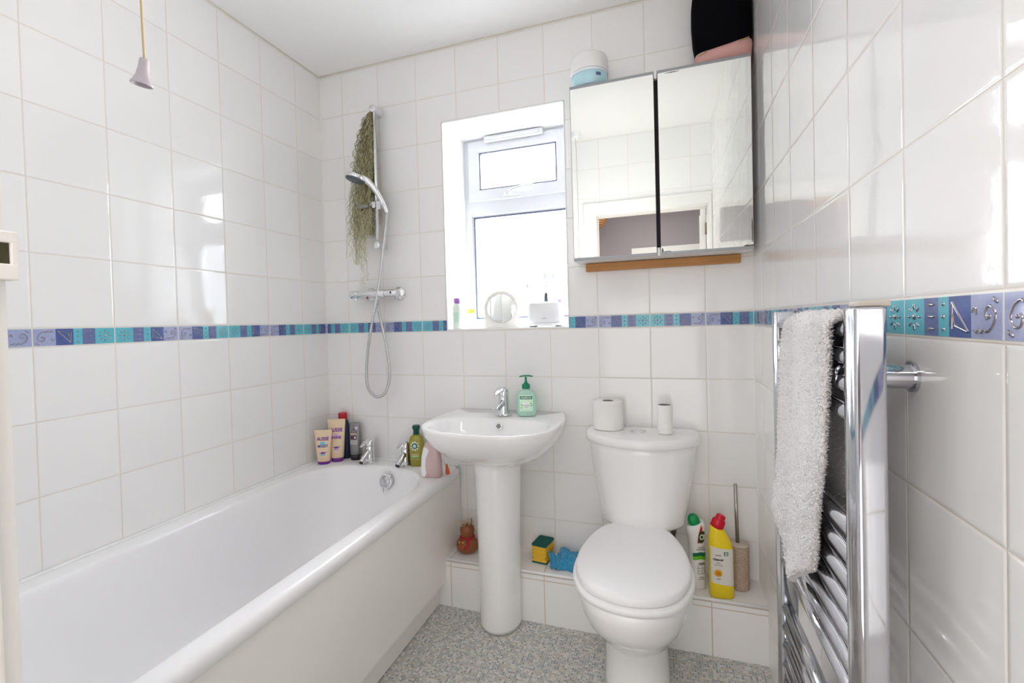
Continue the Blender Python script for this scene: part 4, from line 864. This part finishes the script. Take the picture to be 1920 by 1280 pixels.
mb = MB(); text(mb, 'shampoo', .0075, lambda u, v, w_: PO.front(u-.0025, .0445+v, .001+w_)); mb.build('band_lettering', wi, g2)
mb = MB(); text(mb, 'golden moringa oil', .0052, lambda u, v, w_: PO.front(u-.0025, .032+v, .0005+w_)); mb.build('small_print', cw, ob_)

pk = empty('shower_cleaner_bottle', 'translucent pink bottle with a white side grip on the bath rim under the basin', 'bottle', (.652, -.172, ZR+.0003), math.radians(10))
pinkm = mat('translucent_pink', (.96, .70, .69), .2, trans=.45, sub=.1)
PP = Prof([(0, .038, .019, 3), (.004, .043, .023, 3), (.05, .044, .024, 2.8), (.09, .041, .023, 2.6), (.125, .032, .020, 2.4), (.148, .022, .016, 2.2)])
mb = MB(); mb.grid(PP.rings(N=44), cap0=True, cap1=True); mb.build('bottle', pinkm, pk)
mb = MB(); rg = []
for z, wx in ((.004, .012), (.02, .017), (.05, .0145), (.085, .016), (.115, .020), (.126, .010)):
    rx, ry, n_ = PP.at(z); rg.append([Vector((-rx-.001+wx*(1-math.cos(a))/2*1.6, -(ry+.001)*max(0, 1-abs(min(1, (rx-wx*(1-math.cos(a))*.8)/rx))**n_)**(1/n_)*(1 if math.sin(a) >= 0 else -1)-.0008*math.sin(a), z)) for a in [PI*i/10-PI/2+PI/2 for i in range(11)]])
mb.grid(rg, closed=False); mb.build('white_grip', flat('white_grip', (.85, .85, .86), .35), pk)
ot = empty('orange_tag', 'tiny orange plastic teardrop with a metal ring on the bath rim corner', 'tag', (.701, -.128, ZR+.0003), math.radians(-20))
mb = MB(); mb.grid([se(a, b, z, 2.2, dx, 0, 24) for a, b, z, dx in ((.007, .006, 0, .003), (.0095, .008, .004, .003), (.0095, .008, .012, .002), (.007, .006, .024, .0), (.0045, .004, .036, -.002), (.003, .003, .042, -.003))], cap0=True, cap1=True); mb.build('body', flat('orange_plastic', (.75, .12, .01), .35), ot)
mb = MB(); mb.tube([Vector((-.006+.0075*math.cos(a), -.002+.002*math.sin(a), .0475+.0065*math.sin(a))) for a in [2*PI*i/20 for i in range(21)]], .0010, 8); mb.tube([(-.008, 0, .053), (-.013, -.002, .056), (-.016, 0, .0545)], .0012, 6); mb.build('metal_ring', chrome, ot)

# ------------------------------------------------------------------ things on the tiled step
SZ2 = .2053
dk = empty('toy_duck', 'round brown toy duck with straw tuft and red neckband on the step behind the pedestal', 'toy', (.770, -.092, SZ2), math.radians(0))
skin = mat('brown_toy_rubber', (.26, .085, .030), .35)
mb = MB(); rg = []
for z, rx, ry in ((0, .020, .018), (.004, .034, .031), (.018, .047, .043), (.036, .0495, .045), (.050, .043, .039), (.060, .030, .028), (.068, .0255, .0245), (.080, .0295, .0285), (.095, .0315, .031), (.108, .0285, .028), (.118, .019, .019), (.122, .006, .006)): rg.append(se(rx, ry, z, 2, 0, 0, 40))
mb.grid(rg, cap0=True, cap1=True); mb.build('body', skin, dk)
mb = MB(); mb.tube([Vector((.029*math.cos(a), .027*math.sin(a), .0655+.002*math.sin(3*a))) for a in [2*PI*i/30 for i in range(31)]], .0045, 10); mb.tube(spline([(.012, -.029, .063), (.020, -.044, .050), (.010, -.052, .034)], 5), .006, 8, flat=.5); mb.build('red_neckband', flat('red_band', (.42, .01, .02), .5), dk)
for x, z in ((-.020, .0545), (-.004, .054)):
    mb = MB(); mb.sphere((x, -.0385, z), .0035, 10, 8); mb.build('gold_dot', flat('gold_dot', (.80, .58, .18), .35), dk)
mb = MB(); r3 = random.Random(5)
for k in range(34):
    a, e = r3.uniform(0, 6.3), r3.uniform(.0, .018); p0 = Vector((-.006+e*math.cos(a), e*math.sin(a)-.004, .112)); mb.tube([p0, p0+Vector((e*.9*math.cos(a)+r3.uniform(-.008, .008), e*.8*math.sin(a)-.004, r3.uniform(.016, .032)))], [.0016, .0007], 5)
mb.build('straw_tuft', flat('straw', (.62, .50, .32), .8), dk)
mb = MB(); mb.tube(spline([(.016, 0, .115), (.022, 0, .130), (.020, 0, .146)], 4), [.003]*5+[.0022]*4, 8); mb.build('antler', flat('antler_brown', (.16, .05, .04), .6), dk)

spg_y = mat('yellow_sponge', (.82, .50, .04), .95); q = NB(spg_y); q.bump(q.noise(q.pos(), 300, 2), .003); spg_g = mat('green_scourer', (.01, .12, .10), .95); q = NB(spg_g); q.bump(q.noise(q.pos(), 400, 3), .004)
def sponge(loc, rz, label, up=True):
    t_ = empty('washing_up_sponge', label, 'sponge', loc, rz, 'stacked kitchen sponges'); wx, ly, h = .0325, .045, .030
    m1 = MB(); rings = []                              # sponge block with a grip groove round its long sides
    for z, ins in ((.0, .001), (.0015, 0), (.010, 0), (.013, .006), (.018, .006), (.021, 0), (h, 0)): rings.append(se(wx-ins, ly-.0005-(ins*.4), z, 14, 0, 0, 64))
    m1.grid(rings, cap0=True, cap1=True, smooth=False); m1.build('foam', spg_y, t_)
    m1 = MB(); z0 = h+.0002 if up else -.0
    m1.grid([se(wx, ly, z, 14, 0, 0, 64) for z in (h+.0001, h+.0065)], cap0=True, cap1=True, smooth=False); m1.build('scourer', spg_g, t_); return t_
s1 = sponge((1.094, -.062, SZ2), math.radians(-8), 'yellow sponge underneath the top one on the step beside the pedestal')
s1.rotation_euler = (PI, 0, math.radians(-7)); s1.location = (1.094, -.062, SZ2+.0368)
s2 = sponge((1.095, -.060, SZ2+.0372), math.radians(-10), 'yellow sponge with dark green scourer up, topmost of the two stacked sponges')
# blue cloth
clm = mat('blue_microfibre', (.02, .27, .52), .95, sheen=.4); q = NB(clm); wv = q.n('ShaderNodeTexVoronoi'); wv.inputs['Scale'].default_value = 260; q.l(q.pos(), wv.inputs['Vector']); q.bump(wv.outputs[0], .002)
q.l(q.mix(wv.outputs[0], (.01, .17, .38), (.06, .42, .66)), q.b.inputs['Base Color'])
mb = MB(); r4 = random.Random(11); rows = []
from mathutils import noise as mn
NX = 60
for j in range(NX+1):
    row = []
    for i in range(NX+1):
        u, v = i/NX*2-1, j/NX*2-1; x = .060*u; y = .052*v
        rr2 = max(abs(u), abs(v)); ht = .040*(1-rr2**2.6)*(1+.35*v)+.008
        n1 = mn.noise(Vector((u*1.6+3, v*1.6, .3))); n2 = mn.noise(Vector((u*4.2, v*4.2+7, 1.2))); n3 = mn.noise(Vector((u*9, v*9, 4)))
        z = ht*(.95+.35*n1)+.007*n2*(1.1-rr2*.6)+.0008*n3
        if rr2 > .80: z = max(.001, z*(1-(rr2-.80)/.20))+.0015*(1-(rr2-.8)/.2)
        row.append(Vector((x*(1+.06*n1)+.007*mn.noise(Vector((v*1.8, 1, 0))), y*(1+.06*n1)+.007*mn.noise(Vector((u*1.8, 5, 0))), max(.0004, z))))
    rows.append(row)
mb.grid(rows, closed=False)
tail = []
for j in range(13):
    t_ = j/12; tail.append([Vector((-.052+.020*math.sin(1.5*t_)-.002*t_+(k/11-.5)*(.052-.012*t_), -.025-.040*t_, max(.001, .036*(1-t_)+.010+.009*math.sin(k*1.5+t_*2)*(1-.2*t_)-.004*t_))) for k in range(12)])
mb.grid(tail, closed=False)
cl = mb.build('cleaning_cloth', clm, loc=(1.205, -.082, SZ2), rotz=math.radians(-10)); tag(cl, 'crumpled blue microfibre cloth on the tiled step between sponges and toilet', 'cloth')
sd = cl.modifiers.new('thick', 'SOLIDIFY'); sd.thickness = .002; sd.offset = 1

# cream cleaner (white, green cap)
ci = empty('cream_cleaner_bottle', 'white cleaner bottle with green cap and red and green label beside the toilet', 'bottle', (1.683, -.102, SZ2), math.radians(22))
PC = Prof([(0, .021, .019, 2.6), (.003, .0245, .0225, 2.6), (.06, .026, .024, 2.4), (.13, .027, .024, 2.3), (.165, .026, .023, 2.2), (.19, .030, .024, 2.3), (.225, .0325, .024, 2.4), (.236, .028, .021, 2.4)], cx=lambda z: -.006*max(0, (z-.15)/.08))
mb = MB(); R_c = PC.rings(N=44); R_c[-1] = [Vector((p.x, p.y, p.z+.010*(p.x/.03))) for p in R_c[-1]]; R_c[-2] = [Vector((p.x, p.y, p.z+.008*(p.x/.03))) for p in R_c[-2]]
mb.grid(R_c, cap0=True, cap1=True); cb = mb.build('bottle', flat('cleaner_white', (.80, .79, .78), .3), ci)
mb = MB(); mx = Matrix.Translation((-.008, 0, .232)) @ Matrix.Rotation(math.radians(-18), 4, 'Y'); mb.lathe([(.020, -.004), (.021, 0), (.0205, .014), (.017, .026), (.010, .034), (0, .036)], mx=mx, seg=32, sy=.9); mb.build('cap', flat('green_cap', (.0, .26, .07), .3), ci, sharp=50)
mb = MB(); patch(mb, PC, -.0255, .0255, .118, .131, .0004, 16, 3, lambda u, t_: -.25*abs(u)+.006); gr = mb.build('dark_green_band', flat('band_dark_green', (.0, .13, .07), .4), cb)
mb = MB(); patch(mb, PC, -.0255, .0255, .105, .118, .0004, 16, 3, lambda u, t_: -.25*abs(u)+.006); mb.build('light_green_band', flat('band_light_green', (.12, .50, .02), .4), cb)
mb = MB(); rows = []
for j in range(9):
    t_ = j/8; z = .168+.062*t_; x0 = -.004+.020*t_**1.6; wd_ = .004+.006*math.sin(PI*t_**.8)+.002; rows.append([PC.front(x0+wd_*k/3-.004, z+.006*t_, .0006) for k in range(4)])
mb.grid(rows, closed=False); mb.build('red_swoosh', flat('red_print', (.45, .01, .02), .4), cb)
def ovaldisc(mb, P, cu_, cz_, ra, rb, w_, n=28, tilt=0):
    c = mb.bm.verts.new(P.front(cu_, cz_, w_)); ct, st_ = math.cos(tilt), math.sin(tilt)
    vs = [mb.bm.verts.new(P.front(cu_+ra*math.cos(a)*ct-rb*math.sin(a)*st_, cz_+ra*math.cos(a)*st_+rb*math.sin(a)*ct, w_)) for a in [2*PI*i/n for i in range(n)]]
    for i in range(n): mb.face((c, vs[i], vs[(i+1) % n]))
mb = MB(); ovaldisc(mb, PC, .010, .190, .0135, .0225, .0010, tilt=-.3); lg = mb.build('logo_oval', flat('logo_dark_green', (.015, .07, .03), .4), cb)
mb = MB(); text(mb, 'Cif', .026, lambda u, v, w_: PC.front(.010+u*.72+v*.12, .182+v, .0015+w_), bold=.0008); mb.build('logo_lettering', flat('logo_white', (.80, .82, .70), .4), lg)
mb = MB(); text(mb, 'CREAM\nORIGINAL', .0075, lambda u, v, w_: PC.front(.004+u, .150+v, .0006+w_)); text(mb, '100%', .012, lambda u, v, w_: PC.front(.004+u, .090+v, .0006+w_), bold=.0003)
for u0 in (-.010, .004): 
    for z0 in (.068, .078): patch(mb, PC, u0, u0+.012, z0, z0+.0012, .0006, 4, 1)
    patch(mb, PC, u0, u0+.0012, .060, .088, .0006, 1, 4)
patch(mb, PC, .016, .0172, .060, .088, .0006, 1, 4); patch(mb, PC, -.010, .017, .058, .0595, .0006, 6, 1)
text(mb, 'cleans\n& shines', .007, lambda u, v, w_: PC.front(.003+u, .044+v, .0006+w_)); mb.build('black_print', flat('black_print', (.03, .03, .03), .5), cb)

# yellow toilet cleaner
ye = empty('toilet_cleaner_bottle', 'yellow toilet cleaner bottle with red cap and white label on the step edge', 'bottle', (1.757, -.138, SZ2), math.radians(8))
ym = flat('yellow_plastic', (.80, .60, .01), .32)
PY = Prof([(0, .035, .022, 3), (.003, .0395, .026, 3), (.05, .040, .0265, 2.8), (.12, .0395, .0265, 2.8), (.17, .040, .0265, 2.6), (.192, .037, .025, 2.4), (.212, .032, .022, 2.3), (.232, .026, .019, 2.2), (.246, .0205, .016, 2.1)],
    cx=lambda z: -.0105*max(0, (z-.165)/.08)**1.2)
RY = PY.rings(N=44); a_ = math.radians(28)
for i, dz in ((-1, 1), (-2, .7), (-3, .3)): RY[i] = [Vector((p.x, p.y, p.z+(p.x+.012)*-.0+(-(p.x)*.0)+dz*.40*(-(p.x+.012)))) for p in RY[i]]
mb = MB(); mb.grid(RY, cap0=True, cap1=True); yb_ = mb.build('bottle', ym, ye)
top = sum(RY[-1], Vector())/len(RY[-1]); mx = Matrix.Translation(top) @ Matrix.Rotation(math.radians(22), 4, 'Y')
mb = MB(); mb.lathe([(.0205, -.006), (.0225, -.003), (.0225, .016), (.020, .024), (.0165, .026), (.0155, .038), (.012, .042), (0, .0425)], mx=mx, seg=32, sy=.85); mb.build('cap', flat('red_cap_bright', (.55, .0, .02), .3), ye, sharp=40)
mb = MB(); patch(mb, PY, -.0392, .0392, .050, .176, .0005, 24, 10, lambda u, t_: (-.10*u if t_ > .5 else -.12*u)); yl = mb.build('label', flat('label_offwhite', (.70, .68, .62), .45), yb_)
mb = MB(); patch(mb, PY, .004, .018, .152, .166, .001, 5, 4); ys = mb.build('green_logo_square', flat('logo_square_green', (.01, .13, .05), .4), yl)
mb = MB(); text(mb, 'CO\nOP', .0062, lambda u, v, w_: PY.front(.011+u, .1600+v, .0014+w_), bold=.0003); mb.build('square_lettering', wi, ys)
gi = flat('dark_grey_ink', (.06, .06, .05), .5)
mb = MB(); text(mb, 'toilet', .0085, lambda u, v, w_: PY.front(u-.014, .150+v, .001+w_)); text(mb, 'cleaner', .0115, lambda u, v, w_: PY.front(u-.014, .134+v, .001+w_), bold=.0004); text(mb, 'citrus', .006, lambda u, v, w_: PY.front(u-.014, .124+v, .001+w_)); text(mb, 'thick & strong', .0045, lambda u, v, w_: PY.front(u-.014, .117+v, .001+w_)); text(mb, '750ml', .0055, lambda u, v, w_: PY.front(u-.014, .068+v, .001+w_)); mb.build('lettering', gi, yl)
mb = MB(); ovaldisc(mb, PY, -.015, .090, .0125, .0125, .0010); yo = mb.build('orange_badge', flat('orange_badge', (.75, .33, .0), .45), yl)
mb = MB(); text(mb, 'kills\n99.9%', .0065, lambda u, v, w_: PY.front(-.015+u, .0905+v, .0014+w_)); mb.build('badge_lettering', flat('rust_ink', (.30, .08, .0), .5), yo)

# toilet brush
br = empty('toilet_brush', 'toilet brush with steel handle in a beige speckled pot, right end of the step', 'toilet brush', (1.824, -.066, SZ2))
pot_m = mat('beige_stone', (.40, .31, .24), .7); q = NB(pot_m); q.l(q.mix(q.m('GREATER_THAN', q.noise(q.pos(), 420, 2), .56), (.38, .29, .22), (.56, .48, .40)), q.b.inputs['Base Color'])
mb = MB(); mb.lathe([(.029, 0), (.0325, .003), (.0335, .008), (.0335, .150), (.0325, .155)], seg=44); mb.build('holder', pot_m, br)
mb = MB(); mb.lathe([(.0335, .1555), (.034, .158), (.0325, .162), (.0, .163)], seg=44); mb.build('lid', flat('beige_lid', (.55, .48, .41), .6), br)
mb = MB(); mb.tube([(-.004, 0, .162), (-.008, 0, .372)], .0062, 18); mb.tube([(-.008, 0, .372), (-.008, 0, .375)], [.0062, .0045], 18); mb.build('handle', flat('brushed_steel', (.42, .39, .36), .3, metal=1), br)

# ------------------------------------------------------------------ towel rail
rail = empty('heated_towel_rail', 'tall chrome ladder towel rail on the right wall', 'towel rail', (1.82, -1.02, .25))
RX = 1.820
def post(y0, y1):
    m1 = MB(); x0, x1 = -.0160, .0170
    def ring(z, k=0):
        out = []; r = .0055
        for cx_, cy_, a0 in ((x1-r, y1-r, 0), (x0+r, y1-r, PI/2), (x0+r, y0+r, PI), (x1-r, y0+r, 1.5*PI)):
            for i in range(7):
                a = a0+PI/2*i/6; out.append(Vector((cx_+(r-k)*math.cos(a), cy_+(r-k)*math.sin(a)+1.02, z-.25)))
            if a0 == PI/2:
                for i in range(1, 8): t_ = i/8; out.append(Vector((x0+k-.003*math.sin(PI*t_), (y1-r)+(y0-y1+2*r)*t_+1.02, z-.25)))
        return out
    m1.grid([ring(.27, .003), ring(.273), ring(1.187), ring(1.190, .003)], cap0=True, cap1=True); return m1
post(-1.262, -1.218).build('post', chrome2, rail, sharp=50); post(-.836, -.796).build('post', chrome2, rail, sharp=50)
bars = [1.163, 1.126, 1.089, 1.052] + [.897-.037*k for k in range(7)] + [.575-.0395*k for k in range(8)]
for z in bars:
    mb = MB(); mb.tube([(-.003, -.205, z-.25), (-.003, .192, z-.25)], .0112, 18); mb.build('crossbar', chrome2, rail)
for y, z in ((-1.172, 1.097), (-.87, 1.097), (-1.172, .42), (-.87, .42)):
    mb = MB(); mb.tube([(-.012, y+1.02, z-.25), (W-1.82, y+1.02, z-.25)], [.015, .0165], 24); mb.sphere((-.013, y+1.02, z-.25), (.006, .014, .014)); mb.tube([(W-1.82-.004, y+1.02, z-.25), (W-1.82, y+1.02, z-.25)], .0205, 24); mb.build('wall_bracket', chrome2, rail, sharp=40)
mb = MB(); mb.box(-.010, .024, -.234, -.202, 1.1902-.25, 1.1975-.25, .002); mb.build('vent_cap', flat('vent_beige', (.50, .46, .40), .5), rail)

# towel: folded hand towel over the top bar
tw = mat('white_terry', (.80, .785, .79), .95, sheen=.3); q = NB(tw); q.bump(q.noise(q.pos(), 420, 2), .004)
mb = MB(); r5 = random.Random(21)
# rows down the front: (y far edge, z far edge, y near edge, z near edge)
TR_ = [(-.985, 1.168, -1.208, 1.168), (-.955, 1.10, -1.200, 1.112), (-.935, 1.015, -1.192, 1.055), (-.918, .92, -1.184, .985), (-.900, .863, -1.168, .945), (-.852, .800, -1.152, .905), (-.905, .790, -1.142, .878), (-.948, .765, -1.135, .845), (-.952, .742, -1.127, .818), (-.972, .724, -1.118, .800), (-1.00, .716, -1.10, .786)]
def trow(t_):
    k = t_*(len(TR_)-1); i = min(int(k), len(TR_)-2); f = k-i; return tuple(a+(b-a)*f for a, b in zip(TR_[i], TR_[i+1]))
def fuzz(p, k=.0020): return p+Vector((mn.noise(p*260), mn.noise(p*260+Vector((9, 1, 3))), mn.noise(p*250+Vector((2, 7, 5)))))*k
NT = 72; secs = []                                     # (centre fn(y fraction) -> point, normal, half thickness)
def section(yzl, yzr, xc, nrm, th, seed_, k=.0020):
    out = []
    for i in range(NT):
        a = 2*PI*i/NT; c, s_ = math.cos(a), math.sin(a); f = .5-.5*math.copysign(abs(c)**.6, c); w_ = math.copysign(abs(s_)**.65, s_)
        y = yzl[0]+(yzr[0]-yzl[0])*f; z = yzl[1]+(yzr[1]-yzl[1])*f
        wave = (.0040*mn.noise(Vector((y*14, z*7, 3))) + .0030*math.sin(y*48+z*6)) if seed_ else 0
        out.append(fuzz(Vector((xc, y, z))+nrm*(th*w_)+Vector((wave, 0, 0)), k))
    return out
rows = []
for i in range(100, -1, -1):
    t_ = i/100; yl, zl, yr, zr = trow(t_); xc = 1.7925-.004*t_; band = .62 < t_ < .67
    rows.append(section((yl, zl), (yr, zr), xc, Vector((-1, 0, 0)), (.0085 if not band else .0065)*(1 if t_ < .97 else .7), True, .0020 if not band else .0003))
for k in range(1, 12):
    a = PI*k/12; xc = 1.8195-.027*math.cos(a); z = 1.168+.0135*math.sin(a); rows.append(section((-.985, z), (-1.208, z), xc, Vector((-math.cos(a), 0, math.sin(a))), .0075, False))
for i in range(60):
    z = 1.165-.0062*i; rows.append(section((-.975+.05*i/60, z), (-1.206+.03*i/60, z), 1.8470, Vector((1, 0, 0)), .0060, False, .0015))
mb.grid(rows, cap0=True, cap1=True)
faces = [f for f in mb.bm.faces]
mb.bm.normal_update()
tufts = []
for f in faces:
    n_ = f.normal; a = f.calc_area(); c = f.calc_center_median()
    if f.material_index: continue
    for _ in range(1 if r5.random() < min(1, a*330000) else 0):
        vs = [v.co for v in f.verts]; p = vs[0].lerp(vs[-1], r5.random()).lerp(vs[1].lerp(vs[2 % len(vs)], r5.random()), r5.random()) if len(vs) >= 4 and len(vs) < 8 else c
        tufts.append((p.copy(), n_.copy()))
for p, n_ in tufts:
    out_ = 1 if p.x < 1.80 else 1
    d = (n_*1.0+Vector((r5.gauss(0, .6), r5.gauss(0, .6), r5.gauss(-.2, .6)))).normalized()*r5.uniform(.0022, .0040)
    s1_ = d.cross(Vector((.3, .5, .8))).normalized()*.0014; s2_ = d.cross(s1_).normalized()*.0014
    b0 = p-d*.15; v = [mb.bm.verts.new(b0+s1_), mb.bm.verts.new(b0-s1_*.5+s2_), mb.bm.verts.new(b0-s1_*.5-s2_), mb.bm.verts.new(p+d+s1_*.3), mb.bm.verts.new(p+d-s1_*.3)]
    for ff in ((0, 1, 3), (1, 4, 3), (1, 2, 4), (2, 0, 4), (0, 3, 4)): mb.face([v[i] for i in ff])
tag(mb.build('hand_towel', tw), 'white fluffy hand towel folded over the chrome towel rail', 'towel')

# ------------------------------------------------------------------ hall lamp (out of the frame, seen in reflections)
sh = empty('rattan_lamp_shade', 'orange-brown rattan pendant lamp in the hall, seen in the cabinet mirror', 'lamp', (.90, -2.95, 1.975))
rat = mat('rattan', (.50, .24, .10), .7)
mb = MB()
for k in range(13):
    t_ = k/12; r = .19*math.sin(PI*(.18+.62*t_)); z = .0+.20*(1-t_); mb.tube([Vector((r*math.cos(a), r*math.sin(a), z)) for a in [2*PI*i/36 for i in range(37)]], .0058, 6, caps=False)
for k in range(18):
    a = 2*PI*k/18; mb.tube([Vector((.19*math.sin(PI*(.18+.62*t_))*math.cos(a), .19*math.sin(PI*(.18+.62*t_))*math.sin(a), .20*(1-t_))) for t_ in [j/12 for j in range(13)]], .004, 5, caps=False)
mb.build('shade', rat, sh)
mb = MB(); mb.tube([(0, 0, .18), (0, 0, .315)], .003, 6); mb.build('flex', upvc, sh)
